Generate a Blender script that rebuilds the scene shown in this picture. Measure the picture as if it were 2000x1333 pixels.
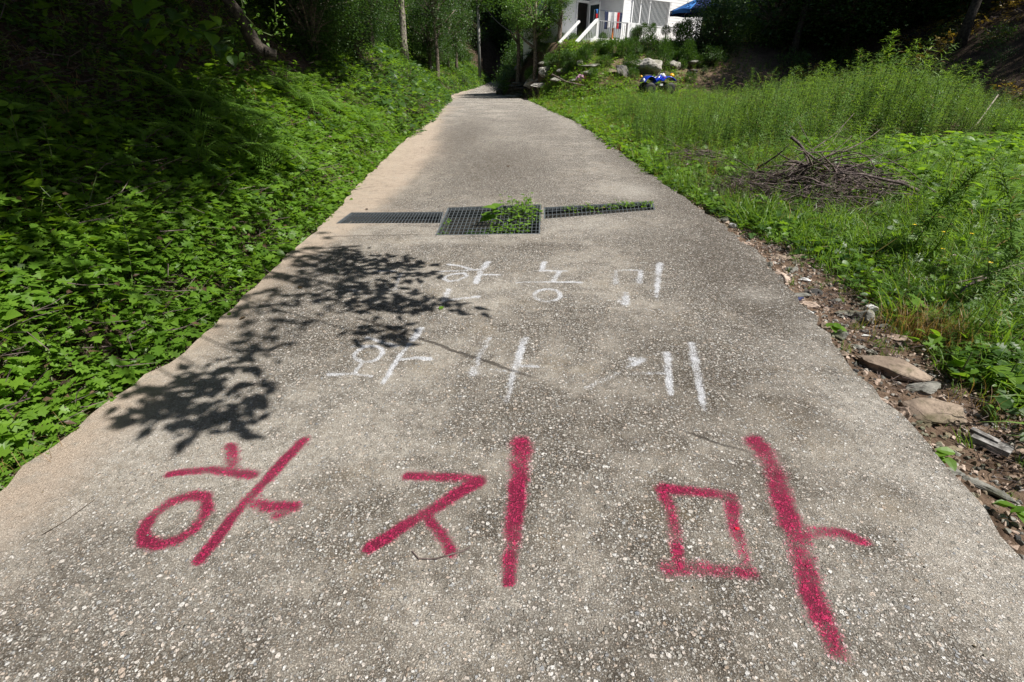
import bpy, bmesh, math, random
import numpy as np
from mathutils import Vector, Matrix, Euler, noise as mnoise
from mathutils.geometry import delaunay_2d_cdt
random.seed(7); rng = np.random.default_rng(7)
PI = math.pi
for o in list(bpy.data.objects): bpy.data.objects.remove(o)
SC = bpy.context.scene
COL = SC.collection

# ------------------------------------------------------------------ camera, sky, sun, exposure
PITCH = math.radians(29.4); F = 944.0; CZ = 1.5
cd = bpy.data.cameras.new('camera'); cam = bpy.data.objects.new('camera', cd); COL.objects.link(cam)
cd.sensor_width = 36; cd.lens = F/2000*36; cd.clip_start = .05; cd.clip_end = 600
cam.location = (0, 0, CZ); cam.rotation_euler = (PI/2-PITCH, 0, 0)
SC.camera = cam
SUN_EL = math.radians(58); SUN_AZ = math.radians(111)          # azimuth clockwise from +Y
SUN = Vector((math.sin(SUN_AZ)*math.cos(SUN_EL), math.cos(SUN_AZ)*math.cos(SUN_EL), math.sin(SUN_EL)))
w = bpy.data.worlds.new('World'); SC.world = w; w.use_nodes = True
nt = w.node_tree; bg = nt.nodes['Background']
sky = nt.nodes.new('ShaderNodeTexSky'); sky.sky_type = 'NISHITA'; sky.sun_disc = False
sky.sun_elevation = SUN_EL; sky.sun_rotation = SUN_AZ
nt.links.new(sky.outputs[0], bg.inputs[0]); bg.inputs[1].default_value = 0.05
sl = bpy.data.lights.new('sun', 'SUN'); sl.energy = 5.0; sl.angle = math.radians(.53); sl.color = (1, .955, .89)
so = bpy.data.objects.new('sun', sl); COL.objects.link(so); so.location = (20, -5, 40)
so.rotation_euler = SUN.to_track_quat('Z', 'Y').to_euler()
SC.view_settings.view_transform = 'Standard'; SC.view_settings.look = 'None'
SC.view_settings.gamma = 1; SC.view_settings.use_curve_mapping = False
SC.view_settings.exposure = 0.56
SC.cycles.max_bounces = 5; SC.cycles.diffuse_bounces = 3; SC.cycles.glossy_bounces = 2
SC.cycles.transmission_bounces = 2; SC.cycles.transparent_max_bounces = 4

# ------------------------------------------------------------------ geometry of the place
SP, CP = math.sin(PITCH), math.cos(PITCH)
def ray(px, py):
    u = 666.5-py
    return np.array([(px-1000), F*CP+u*SP, -(F*SP-u*CP)])
def gp(px, py, z=0.0):
    r = ray(px, py); s = (CZ-z)/(-r[2]); return (r[0]*s, r[1]*s)
def P(px, py, Y):
    r = ray(px, py); s = Y/r[1]; return Vector((r[0]*s, Y, CZ+r[2]*s))
LE = np.array([(-2.16,-8),(-2.14,1.0),(-2.1,1.58),(-2.08,2.0),(-2.0,2.63),(-2.07,4.4),(-2.08,4.8),(-2.13,5.93),(-2.29,7.43),(-2.57,12.44),(-2.74,18.71),(-3.5,30.03),(-4.1,34.75),(-3.3,49.0),(-2.8,72.5),(-1.5,90)])
RE = np.array([(1.8,-8),(1.83,1.14),(1.84,1.31),(1.9,1.73),(1.98,2.45),(2.16,3.34),(2.31,4.4),(2.31,5.69),(2.29,7.43),(2.24,10.43),(2.1,16.85),(.85,30.03),(0,32.8),(-.75,36),(-.6,49),(.4,72.5),(1.6,90)])
def xl(y): return np.interp(y, LE[:,1], LE[:,0])
def xr(y): return np.interp(y, RE[:,1], RE[:,0])
GRC = [gp(*q) for q in [(875,405),(1057,399),(1055,457),(850,460)]]
GRL = [gp(*q) for q in [(685,415),(867,414),(861,436),(655,437)]]
GRR = [gp(*q) for q in [(1062,405),(1275,393),(1280,410),(1062,428)]]
def sst(x, a, b):
    t = np.clip((x-a)/(b-a), 0, 1); return t*t*(3-2*t)
_ph = rng.random((24, 3))*6.28; _fr = rng.normal(size=(24, 2))
def fbm(x, y, sc=1.0):
    s = 0
    for i in range(24):
        k = (.6+i*.35)*sc
        s = s+np.sin(k*(_fr[i,0]*x+_fr[i,1]*y)*.7+_ph[i,0])/(1+i*.5)
    return s*.22
def inbox(x, y, c, m):
    xs = [p[0] for p in c]; ys = [p[1] for p in c]
    return (x > min(xs)-m) & (x < max(xs)+m) & (y > min(ys)-m) & (y < max(ys)+m)
def H(x, y):
    x = np.asarray(x, float); y = np.asarray(y, float)
    dl = xl(y)-x; dr = x-xr(y)
    n1 = fbm(x, y, 1.0); n2 = fbm(x*3, y*3, 1.3)
    # left bank
    b = np.maximum(dl-.12, 0)
    zb = .30*sst(b, 0, .35)+.74*np.maximum(b-.15, 0)
    zb = np.where(zb > 7, 7+(zb-7)*.55, zb)
    zb = zb+(n1*.18+n2*.05)*sst(b, .2, 1.5)-.05
    # right: field, terrace, house pad, hillside
    t = sst(dr, .1, np.interp(y, [24, 27, 31], [3.5, 2.5, 2.0]))
    zf = -.06-.05*sst(dr, 0, .3)*(1-sst(y, 4, 7))
    fld = np.interp(y, [-10, 11, 23.5, 26, 30, 40, 60, 100], [-.05, 0, .62, 1.35, 2.72, 3.0, 7, 24])
    fld = np.where(x < 1.5, np.minimum(fld, np.interp(y, [0, 29, 31.5, 34, 40, 50, 100], [0, .6, 1.2, 2.9, 3.0, 4, 24])), fld)
    zr = zf*(1-t)+(fld+.06*n1+.03*n2)*t
    xh = np.interp(y, [-10, 0, 10, 17, 22, 34, 50], [12, 12.5, 14, 15.0, 15.0, 19, 14])
    zr = zr+.72*np.maximum(x-xh, 0)*(1+.12*n1)+.0*y
    z = np.where(dl > 0, zb, np.where(dr > 0, zr, -.14))
    z = z+np.where((dl < -.0) & (dr < -.0), 0, 0)
    far = np.maximum(y-74, 0)*.33+np.maximum(y-62, 0)*.0
    z = z+far+np.where((dl > 0) | (dr > 0), 0, 0)
    pit = inbox(x, y, GRC, .14) | inbox(x, y, GRL, .12) | inbox(x, y, GRR, .12)
    z = np.where(pit & (dl < 0) & (dr < 0), -.85, z)
    return z
def h(x, y): return float(H(x, y))
def G(px, py):
    r = ray(px, py); s = .3; o = np.array([0, 0, CZ]); st = .05
    last = s
    n = np.geomspace(.5, 110, 900)/r[1]
    for s in n:
        p = o+r*s
        if p[2] < h(p[0], p[1]):
            a, b = last, s
            for _ in range(14):
                m = (a+b)/2; q = o+r*m
                if q[2] < h(q[0], q[1]): b = m
                else: a = m
            q = o+r*b; return Vector((q[0], q[1], h(q[0], q[1])))
        last = s
    p = o+r*n[-1]; return Vector(p)
def mpp(v):   # metres per photograph pixel at a point
    return (v[1]*CP-(v[2]-CZ)*SP)/F

# ------------------------------------------------------------------ helpers
def tag(o, label=None, cat=None, group=None, kind=None):
    if label: o['label'] = label
    if cat: o['category'] = cat
    if group: o['group'] = group
    if kind: o['kind'] = kind
    return o
def empty(name, loc=(0,0,0), rz=0, **k):
    o = bpy.data.objects.new(name, None); COL.objects.link(o); o.location = loc; o.rotation_euler = (0, 0, rz)
    o.empty_display_size = .1
    return tag(o, **k)
def mesh_np(name, V, Fs, mats=(), mi=None, smooth=False):
    """Fs: list of (k, array(n,k)) blocks"""
    me = bpy.data.meshes.new(name)
    V = np.asarray(V, np.float32).reshape(-1, 3)
    loops = []; starts = []; c = 0
    for f in Fs:
        f = np.asarray(f, np.int32)
        if len(f) == 0: continue
        k = f.shape[1]
        loops.append(f.ravel()); starts.append(np.arange(len(f))*k+c); c += f.size
    me.vertices.add(len(V)); me.vertices.foreach_set('co', V.ravel())
    if loops:
        L = np.concatenate(loops); S = np.concatenate(starts)
        me.loops.add(len(L)); me.loops.foreach_set('vertex_index', L)
        me.polygons.add(len(S)); me.polygons.foreach_set('loop_start', S.astype(np.int32))
        me.polygons.foreach_set('use_smooth', np.full(len(S), bool(smooth)))
        if mi is not None: me.polygons.foreach_set('material_index', np.asarray(mi, np.int32))
    for m in mats: me.materials.append(m)
    me.update(calc_edges=True); me.validate()
    return me
def link(name, me, parent=None, loc=(0,0,0), **k):
    o = bpy.data.objects.new(name, me); COL.objects.link(o); o.location = loc
    if parent: o.parent = parent
    return tag(o, **k)
class B:
    def __init__(s): s.V = []; s.T = []; s.Q = []; s.mt = []; s.mq = []; s.n = 0
    def add(s, V, T=None, Q=None, m=0):
        V = np.asarray(V, float).reshape(-1, 3)
        if T is not None and len(T): T = np.asarray(T)+s.n; s.T.append(T); s.mt.append(np.full(len(T), m))
        if Q is not None and len(Q): Q = np.asarray(Q)+s.n; s.Q.append(Q); s.mq.append(np.full(len(Q), m))
        s.V.append(V); s.n += len(V); return s
    def mesh(s, name, mats, smooth=False):
        V = np.concatenate(s.V) if s.V else np.zeros((0, 3))
        blocks = []; mi = []
        if s.T: blocks.append(np.concatenate(s.T)); mi.append(np.concatenate(s.mt))
        if s.Q: blocks.append(np.concatenate(s.Q)); mi.append(np.concatenate(s.mq))
        return mesh_np(name, V, blocks, mats, np.concatenate(mi) if mi else None, smooth)
    def box(s, c, d, R=None, m=0):
        c = np.array(c, float); d = np.array(d, float)/2
        v = np.array([(x, y, z) for x in (-1, 1) for y in (-1, 1) for z in (-1, 1)], float)*d
        if R is not None: v = v@np.array(R).T
        return s.add(v+c, Q=[(0,1,3,2),(4,6,7,5),(0,4,5,1),(2,3,7,6),(0,2,6,4),(1,5,7,3)], m=m)
    def bar(s, a, b, wd, ht, m=0, up=(0,0,1)):
        a = Vector(a); b = Vector(b); d = (b-a); L = d.length; d.normalize()
        up = Vector(up); sd = d.cross(up)
        if sd.length < 1e-4: sd = d.cross(Vector((1, 0, 0)))
        sd.normalize(); u = sd.cross(d)
        R = np.array([list(d), list(sd), list(u)]).T
        return s.box(list((a+b)/2), (L, wd, ht), R, m)
    def tube(s, pts, rad, n=6, m=0, cap=True):
        pts = [Vector(p) for p in pts]; N = len(pts)
        if not hasattr(rad, '__len__'): rad = [rad]*N
        V = []; ref = Vector((0, 0, 1))
        d0 = (pts[-1]-pts[0]).normalized()
        if abs(d0.z) > .9: ref = Vector((1, 0, 0))
        for i, p in enumerate(pts):
            d = (pts[min(i+1, N-1)]-pts[max(i-1, 0)]).normalized()
            a = d.cross(ref).normalized(); b = d.cross(a)
            for k in range(n):
                t = 2*PI*k/n; V.append(p+(a*math.cos(t)+b*math.sin(t))*rad[i])
        Q = [(i*n+k, i*n+(k+1)%n, (i+1)*n+(k+1)%n, (i+1)*n+k) for i in range(N-1) for k in range(n)]
        T = []
        if cap:
            V.append(pts[-1]); V.append(pts[0]); a = len(V)-2; b = len(V)-1
            T = [((N-1)*n+k, (N-1)*n+(k+1)%n, a) for k in range(n)]+[((k+1)%n, k, b) for k in range(n)]
        return s.add([list(v) for v in V], T=T, Q=Q, m=m)
    def lathe(s, prof, n=16, c=(0,0,0), m=0):
        V = [(c[0]+r*math.cos(2*PI*k/n), c[1]+r*math.sin(2*PI*k/n), c[2]+z) for r, z in prof for k in range(n)]
        Q = [(i*n+k, i*n+(k+1)%n, (i+1)*n+(k+1)%n, (i+1)*n+k) for i in range(len(prof)-1) for k in range(n)]
        return s.add(V, Q=Q, m=m)
    def ball(s, c, r, n=10, m=0):
        prof = [(max(1e-3, math.sin(PI*i/n)), -math.cos(PI*i/n)) for i in range(n+1)]
        V = np.array([(a*math.cos(2*PI*k/n), a*math.sin(2*PI*k/n), z) for a, z in prof for k in range(n)])
        Q = [(i*n+k, i*n+(k+1)%n, (i+1)*n+(k+1)%n, (i+1)*n+k) for i in range(n) for k in range(n)]
        return s.add(V*np.array(r)+np.array(c), Q=Q, m=m)

# ------------------------------------------------------------------ materials
def newmat(name):
    m = bpy.data.materials.new(name); m.use_nodes = True
    nt = m.node_tree; return m, nt, nt.nodes['Principled BSDF']
def N(nt, t, **k):
    n = nt.nodes.new(t)
    for a, v in k.items():
        if a.startswith('i_'):
            n.inputs[a[2:].replace('_', ' ')].default_value = v
        else: setattr(n, a, v)
    return n
def math_(nt, op, a, b=None, c=None, clamp=False):
    n = nt.nodes.new('ShaderNodeMath'); n.operation = op; n.use_clamp = clamp
    for i, v in enumerate((a, b, c)):
        if v is None: continue
        if isinstance(v, (int, float)): n.inputs[i].default_value = v
        else: nt.links.new(v, n.inputs[i])
    return n.outputs[0]
def mapr(nt, v, a, b, c=0., d=1., smooth=True):
    n = nt.nodes.new('ShaderNodeMapRange'); n.interpolation_type = 'SMOOTHSTEP' if smooth else 'LINEAR'
    nt.links.new(v, n.inputs[0])
    for i, x in enumerate((a, b, c, d)): n.inputs[i+1].default_value = x
    return n.outputs[0]
def mixc(nt, f, a, b, mode='MIX'):
    n = nt.nodes.new('ShaderNodeMix'); n.data_type = 'RGBA'; n.blend_type = mode
    if isinstance(f, (int, float)): n.inputs[0].default_value = f
    else: nt.links.new(f, n.inputs[0])
    for i, v in ((6, a), (7, b)):
        if isinstance(v, tuple): n.inputs[i].default_value = (*v, 1)
        else: nt.links.new(v, n.inputs[i])
    return n.outputs[2]
def noise(nt, vec, sc, det=3, rough=.55):
    n = N(nt, 'ShaderNodeTexNoise'); n.inputs['Scale'].default_value = sc; n.inputs['Detail'].default_value = det
    n.inputs['Roughness'].default_value = rough
    if vec is not None: nt.links.new(vec, n.inputs['Vector'])
    return n.outputs['Fac']
def ramp(nt, f, stops):
    n = nt.nodes.new('ShaderNodeValToRGB'); e = n.color_ramp.elements
    while len(e) < len(stops): e.new(.5)
    for i, (p, c) in enumerate(stops): e[i].position = p; e[i].color = (*c, 1)
    nt.links.new(f, n.inputs[0]); return n.outputs[0]
def plain(name, col, rough=.6, var=.15, sc=12, bump=.0, metal=0, spec=.4, col2=None):
    m, nt, p = newmat(name)
    pos = N(nt, 'ShaderNodeTexCoord').outputs['Object']
    f = noise(nt, pos, sc, 4)
    lo = tuple(c*(1-var) for c in col); hi = col2 or tuple(min(1, c*(1+var)) for c in col)
    nt.links.new(mixc(nt, mapr(nt, f, .35, .65), lo, hi), p.inputs['Base Color'])
    p.inputs['Roughness'].default_value = rough; p.inputs['Metallic'].default_value = metal
    p.inputs['Specular IOR Level'].default_value = spec
    if bump:
        b = N(nt, 'ShaderNodeBump'); b.inputs['Distance'].default_value = bump; b.inputs['Strength'].default_value = 1
        nt.links.new(noise(nt, pos, sc*3, 5), b.inputs['Height']); nt.links.new(b.outputs[0], p.inputs['Normal'])
    return m
def leafmat(name, a, b, trans=.35, rough=.45, spec=.35, tcol=None, dry=0.0):
    m, nt, p = newmat(name)
    g = N(nt, 'ShaderNodeNewGeometry'); oi = N(nt, 'ShaderNodeObjectInfo')
    r = math_(nt, 'FRACT', math_(nt, 'ADD', g.outputs['Random Per Island'], oi.outputs['Random']))
    big = noise(nt, g.outputs['Position'], .9, 2)
    f = math_(nt, 'ADD', math_(nt, 'MULTIPLY', r, .6), math_(nt, 'MULTIPLY', mapr(nt, big, .3, .7), .4))
    c = mixc(nt, f, a, b)
    if dry:
        r2 = math_(nt, 'FRACT', math_(nt, 'MULTIPLY', r, 37.7))
        c = mixc(nt, math_(nt, 'GREATER_THAN', r2, 1-dry), c, (.22, .16, .05))
    nt.links.new(c, p.inputs['Base Color']); p.inputs['Roughness'].default_value = rough
    p.inputs['Specular IOR Level'].default_value = spec
    t = N(nt, 'ShaderNodeBsdfTranslucent')
    tc = mixc(nt, .75, c, tuple(1.6*x for x in (b[0]*1.25, b[1]*1.2, b[2]*.5)), 'MIX')
    nt.links.new(tc, t.inputs[0])
    mx = N(nt, 'ShaderNodeMixShader'); mx.inputs[0].default_value = trans
    nt.links.new(p.outputs[0], mx.inputs[1]); nt.links.new(t.outputs[0], mx.inputs[2])
    nt.links.new(mx.outputs[0], nt.nodes['Material Output'].inputs[0])
    return m
M = {}
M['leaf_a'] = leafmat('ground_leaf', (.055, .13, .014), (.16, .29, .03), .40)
M['leaf_b'] = leafmat('ground_leaf_dark', (.022, .06, .011), (.06, .125, .02), .30)  # darker leaf tone, lowered to deepen the upper bank's shade
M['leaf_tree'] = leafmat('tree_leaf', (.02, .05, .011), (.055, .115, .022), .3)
M['leaf_lit'] = leafmat('tree_leaf_lit', (.06, .14, .03), (.14, .26, .05), .35)  # lighter copy of tree_leaf; sunlit look put into its colour
M['bean'] = leafmat('bean_leaf', (.06, .14, .012), (.17, .30, .03), .43)
M['grass'] = leafmat('grass_blade', (.06, .14, .015), (.15, .26, .035), .4, dry=.06)
M['weed'] = leafmat('tall_weed_leaf', (.055, .13, .022), (.16, .27, .05), .38, dry=.04)
M['fern'] = leafmat('fern_frond', (.08, .17, .025), (.18, .32, .05), .42)
M['conifer'] = leafmat('conifer_foliage', (.03, .08, .014), (.08, .165, .028), .25)
M['lime'] = leafmat('lime_foliage', (.14, .24, .02), (.24, .36, .03), .3)
M['drygrass'] = leafmat('dry_grass', (.20, .12, .05), (.34, .22, .10), .3)
M['litterleaf'] = leafmat('dead_leaf', (.04, .024, .016), (.14, .09, .055), .12)
M['yellowleaf'] = leafmat('yellow_leaf', (.16, .13, .02), (.30, .21, .04), .3)
M['stem'] = plain('green_stem', (.07, .10, .03), .6)
M['twig'] = plain('twig_bark', (.06, .040, .036), .8, .4, 20, .002, col2=(.17, .13, .12))
M['bark'] = plain('bark', (.11, .085, .065), .9, .45, 14, .02, col2=(.22, .18, .14))
M['darkmetal'] = plain('dark_metal', (.05, .055, .06), .5, .1)
M['barkshade'] = plain('shaded_bark', (.035, .028, .022), .95, .4, 14, .02, col2=(.07, .058, .046))  # bark darkened so trunks in the deep woods look shaded
M['barkpale'] = plain('pale_bark', (.20, .175, .14), .9, .4, 10, .02, col2=(.34, .30, .25))
M['steel'] = plain('galvanised_steel', (.11, .125, .135), .6, .2, 30, 0, .2, .4)
M['white'] = plain('white_paint', (.86, .87, .88), .5, .03, 6)
M['concrete'] = plain('drain_concrete', (.07, .065, .055), .9, .4, 6, .004)
M['pole'] = plain('pole_concrete', (.32, .31, .29), .85, .2, 8, .003)
M['dark'] = plain('interior_shade', (.02, .022, .025), .5, .2)
M['black'] = plain('black_rubber', (.02, .02, .02), .6, .2)
M['blue'] = plain('blue_plastic', (.01, .05, .55), .25, .1, spec=.6)
M['navy'] = plain('navy_canvas', (.01, .025, .12), .8, .2, 8)
M['sky_blue'] = plain('light_blue_canvas', (.05, .22, .6), .8, .1)
M['yellow'] = plain('yellow_plastic', (.85, .42, .01), .3, .05, spec=.6)
M['red'] = plain('red_cloth', (.5, .02, .03), .8, .15)
M['orange'] = plain('orange_cloth', (.7, .2, .02), .8, .15)
M['navycloth'] = plain('navy_cloth', (.02, .03, .08), .8, .15)
M['greycloth'] = plain('grey_cloth', (.35, .36, .38), .8, .15)
M['whitecloth'] = plain('white_cloth', (.75, .75, .76), .8, .08)
M['pink'] = plain('pink_bag_film', (.55, .30, .42), .4, .3, 14, .01)
M['chrome'] = plain('chrome', (.6, .6, .62), .2, .05, 5, 0, 1)
M['seat'] = plain('seat_vinyl', (.03, .03, .035), .35, .1)
M['rust'] = plain('rust_red_board', (.16, .05, .03), .8, .25)
M['wood'] = plain('weathered_wood', (.16, .15, .14), .9, .4, 30, .003, col2=(.30, .29, .28))
M['petal'] = plain('yellow_petal', (.8, .55, .02), .6, .1)
M['glass'] = plain('window_glass', (.035, .05, .055), .08, .1, 3, spec=.8)
M['glassdull'] = plain('dull_window_glass', (.03, .045, .05), .5, .1, 3, spec=.15)
M['curtain'] = plain('pale_curtain', (.16, .21, .21), .9, .25, 4)
def stonemat(name, a, b, moss=0.):
    m, nt, p = newmat(name); tc = N(nt, 'ShaderNodeTexCoord').outputs['Object']
    geo = N(nt, 'ShaderNodeNewGeometry').outputs['Position']
    c = mixc(nt, mapr(nt, noise(nt, geo, 5, 6, .65), .35, .65), a, b)
    c = mixc(nt, mapr(nt, noise(nt, geo, 28, 5, .7), .45, .7, 0, .6), c, tuple(x*.45 for x in a))
    if moss: c = mixc(nt, mapr(nt, noise(nt, geo, 3.5, 4), .5, .62, 0, moss), c, (.10, .105, .035))
    nt.links.new(c, p.inputs['Base Color']); p.inputs['Roughness'].default_value = .88
    p.inputs['Specular IOR Level'].default_value = .25
    bn = N(nt, 'ShaderNodeBump'); bn.inputs['Distance'].default_value = .012; bn.inputs['Strength'].default_value = .9
    nt.links.new(noise(nt, geo, 22, 7, .7), bn.inputs['Height']); nt.links.new(bn.outputs[0], p.inputs['Normal'])
    return m
M['st_brown'] = stonemat('stone_brown', (.17, .13, .10), (.33, .26, .20), .4)
M['st_pink'] = stonemat('stone_pinkish', (.36, .27, .21), (.55, .44, .36))
M['st_grey'] = stonemat('stone_grey', (.14, .14, .12), (.30, .29, .26), .5)
M['st_white'] = stonemat('stone_white', (.50, .50, .48), (.72, .72, .70))
M['st_dark'] = stonemat('stone_dark', (.05, .05, .048), (.16, .15, .14), .3)
M['st_pale'] = stonemat('boulder_pale', (.27, .25, .22), (.46, .44, .40), .35)

# ground
m, nt, p = newmat('forest_soil'); M['soil'] = m
pos = N(nt, 'ShaderNodeNewGeometry').outputs['Position']
c = mixc(nt, mapr(nt, noise(nt, pos, 2.2, 5, .7), .35, .65), (.028, .020, .014), (.085, .060, .043))
c = mixc(nt, mapr(nt, noise(nt, pos, 45, 5, .75), .5, .7, 0, .8), c, (.15, .11, .08))
vo = N(nt, 'ShaderNodeTexVoronoi'); vo.inputs['Scale'].default_value = 38; nt.links.new(pos, vo.inputs['Vector'])
c = mixc(nt, mapr(nt, vo.outputs['Distance'], .1, .5, .5, 0), c, (.16, .12, .085))
sx_ = N(nt, 'ShaderNodeSeparateXYZ'); nt.links.new(pos, sx_.inputs[0])
tm = math_(nt, 'MULTIPLY', mapr(nt, sx_.outputs[1], 23, 27), mapr(nt, sx_.outputs[0], 1, 3))
tm = math_(nt, 'MULTIPLY', tm, mapr(nt, sx_.outputs[0], 11, 13, 1, 0))
c = mixc(nt, math_(nt, 'MULTIPLY', tm, .8), c, mixc(nt, mapr(nt, noise(nt, pos, 7, 5, .7), .35, .65), (.13, .09, .06), (.30, .22, .15)))
vm_ = math_(nt, 'MULTIPLY', mapr(nt, sx_.outputs[1], 9, 6, 0, 1), mapr(nt, sx_.outputs[0], 1.2, 1.7))
c = mixc(nt, math_(nt, 'MULTIPLY', vm_, .75), c, mixc(nt, mapr(nt, noise(nt, pos, 11, 6, .75), .38, .62), (.095, .062, .042), (.27, .19, .135)))
nt.links.new(c, p.inputs['Base Color']); p.inputs['Roughness'].default_value = .95; p.inputs['Specular IOR Level'].default_value = .1
bn = N(nt, 'ShaderNodeBump'); bn.inputs['Distance'].default_value = .03; bn.inputs['Strength'].default_value = 1
nt.links.new(noise(nt, pos, 30, 7, .75), bn.inputs['Height']); nt.links.new(bn.outputs[0], p.inputs['Normal'])

# road concrete with exposed aggregate; the same pattern carries the spray paint
def road_nodes(nt, p, paint=None):
    L = nt.links.new
    pos = N(nt, 'ShaderNodeNewGeometry').outputs['Position']
    def attr(n):
        a = N(nt, 'ShaderNodeAttribute'); a.attribute_name = n; return a.outputs['Fac']
    dust, dark, pale = attr('dust'), attr('dark'), attr('pale')
    wn = N(nt, 'ShaderNodeTexNoise'); wn.inputs['Scale'].default_value = 60; wn.inputs['Detail'].default_value = 2; L(pos, wn.inputs['Vector'])
    vm = N(nt, 'ShaderNodeVectorMath', operation='MULTIPLY_ADD'); L(wn.outputs['Color'], vm.inputs[0])
    vm.inputs[1].default_value = (.014, .014, .0); L(pos, vm.inputs[2]); wp = vm.outputs[0]
    n_big = noise(nt, pos, .9, 4, .6); n_med = noise(nt, pos, 5.5, 4, .65); n_s = noise(nt, pos, 26, 4, .7); n_f = noise(nt, pos, 190, 3, .8)
    wear = math_(nt, 'ADD', math_(nt, 'MULTIPLY', n_big, .5), math_(nt, 'MULTIPLY', n_med, .5))
    wear = mapr(nt, wear, .40, .58)                     # 0 smooth paste left, 1 worn to the stones
    wear = math_(nt, 'ADD', wear, math_(nt, 'MULTIPLY', math_(nt, 'SUBTRACT', dark, pale), .7), clamp=True)
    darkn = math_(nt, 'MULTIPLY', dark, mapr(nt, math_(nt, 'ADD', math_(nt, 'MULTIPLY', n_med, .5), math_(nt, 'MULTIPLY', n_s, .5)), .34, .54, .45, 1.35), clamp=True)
    # cement paste
    fine = mapr(nt, math_(nt, 'ADD', math_(nt, 'MULTIPLY', n_f, .75), math_(nt, 'MULTIPLY', n_s, .25)), .42, .58)
    lo = mixc(nt, wear, (.19, .17, .145), (.036, .030, .024)); hi = mixc(nt, wear, (.46, .43, .385), (.175, .155, .13))
    c = mixc(nt, fine, lo, hi)
    c = mixc(nt, mapr(nt, noise(nt, pos, 2.4, 5, .7), .52, .68, 0, .45), c, (.21, .165, .105))
    c = mixc(nt, mapr(nt, math_(nt, 'ADD', math_(nt, 'MULTIPLY', n_big, .6), math_(nt, 'MULTIPLY', noise(nt, pos, 3.1, 5, .7), .4)), .46, .62, 0, .55), c, mixc(nt, fine, (.04, .034, .027), (.13, .115, .095)))
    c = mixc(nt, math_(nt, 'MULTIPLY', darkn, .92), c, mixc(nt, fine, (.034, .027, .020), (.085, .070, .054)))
    c = mixc(nt, math_(nt, 'MULTIPLY', pale, mapr(nt, n_s, .3, .6, .2, .9)), c, mixc(nt, fine, (.27, .255, .23), (.54, .52, .485)))
    heights = math_(nt, 'MULTIPLY', fine, .35)
    masks = None
    for sc, lo_r, size, amp, hgt in ((185, .36, .52, .8, .6), (105, .44, .54, 1., 1.), (62, .64, .50, 1., 1.3), (37, .93, .40, 1., 1.5)):
        v = N(nt, 'ShaderNodeTexVoronoi'); v.inputs['Scale'].default_value = sc; v.inputs['Randomness'].default_value = 1; L(wp, v.inputs['Vector'])
        sp = N(nt, 'ShaderNodeSeparateColor'); L(v.outputs['Color'], sp.inputs[0])
        sel = mapr(nt, math_(nt, 'ADD', sp.outputs[0], math_(nt, 'MULTIPLY', math_(nt, 'SUBTRACT', wear, .5), .3)), lo_r, lo_r+.04)
        rad = math_(nt, 'MULTIPLY', mapr(nt, sp.outputs[1], 0, 1, .6, 1.1, False), size)
        inside = mapr(nt, math_(nt, 'SUBTRACT', rad, v.outputs['Distance']), 0, .13)
        mask = math_(nt, 'MULTIPLY', math_(nt, 'MULTIPLY', sel, inside), math_(nt, 'SUBTRACT', 1., math_(nt, 'MULTIPLY', dust, .70)))
        mask = math_(nt, 'MULTIPLY', mask, math_(nt, 'SUBTRACT', 1., math_(nt, 'MULTIPLY', darkn, .55 if sc > 80 else .3)))
        mask = math_(nt, 'MULTIPLY', mask, amp)
        pc = ramp(nt, sp.outputs[2], [(0, (.20, .19, .17)), (.2, (.46, .45, .42)), (.45, (.66, .65, .63)), (.68, (.44, .35, .27)), (.76, (.24, .26, .29)), (.84, (.78, .78, .77)), (1, (.56, .47, .40))])
        c = mixc(nt, mask, c, pc)
        heights = math_(nt, 'ADD', heights, math_(nt, 'MULTIPLY', mask, hgt))
        masks = mask if masks is None else math_(nt, 'MAXIMUM', masks, mask)
    dc = mixc(nt, mapr(nt, noise(nt, pos, 130, 4, .75), .35, .65), (.33, .26, .205), (.56, .475, .40))
    dustn = math_(nt, 'MULTIPLY', dust, mapr(nt, noise(nt, pos, 9, 5, .75), .3, .55, .35, .93), clamp=True)
    c = mixc(nt, dustn, c, dc)
    c = mixc(nt, 1., c, (1.02, 1.0, .965), 'MULTIPLY')
    # joint and cracks
    def seg(a, b, wd, depth, col):
        nonlocal c, heights
        d = Vector((b[0]-a[0], b[1]-a[1], 0)); Ln = d.length; d /= Ln; nn = Vector((-d.y, d.x, 0))
        wob = math_(nt, 'MULTIPLY', math_(nt, 'SUBTRACT', noise(nt, pos, 4, 4, .7), .5), .07)
        def dot(v, off):
            q = N(nt, 'ShaderNodeVectorMath', operation='DOT_PRODUCT'); L(pos, q.inputs[0]); q.inputs[1].default_value = v
            return math_(nt, 'SUBTRACT', q.outputs['Value'], off)
        t = dot(d, d.x*a[0]+d.y*a[1]); s = math_(nt, 'ADD', dot(nn, nn.x*a[0]+nn.y*a[1]), wob)
        k = math_(nt, 'MULTIPLY', mapr(nt, math_(nt, 'ABSOLUTE', s), wd*.3, wd, 1, 0), math_(nt, 'MULTIPLY', mapr(nt, t, -.05, .1), mapr(nt, t, Ln-.3, Ln, 1, 0)))
        c = mixc(nt, math_(nt, 'MULTIPLY', k, .8), c, col)
        heights = math_(nt, 'SUBTRACT', heights, math_(nt, 'MULTIPLY', k, depth))
    seg(gp(690, 618), gp(1085, 752), .017, 2.5, (.06, .05, .042))
    seg(gp(1320, 838), gp(1520, 905), .010, 2, (.07, .06, .05))
    seg(gp(640, 462), gp(850, 458), .012, 2, (.10, .08, .06))
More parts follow.
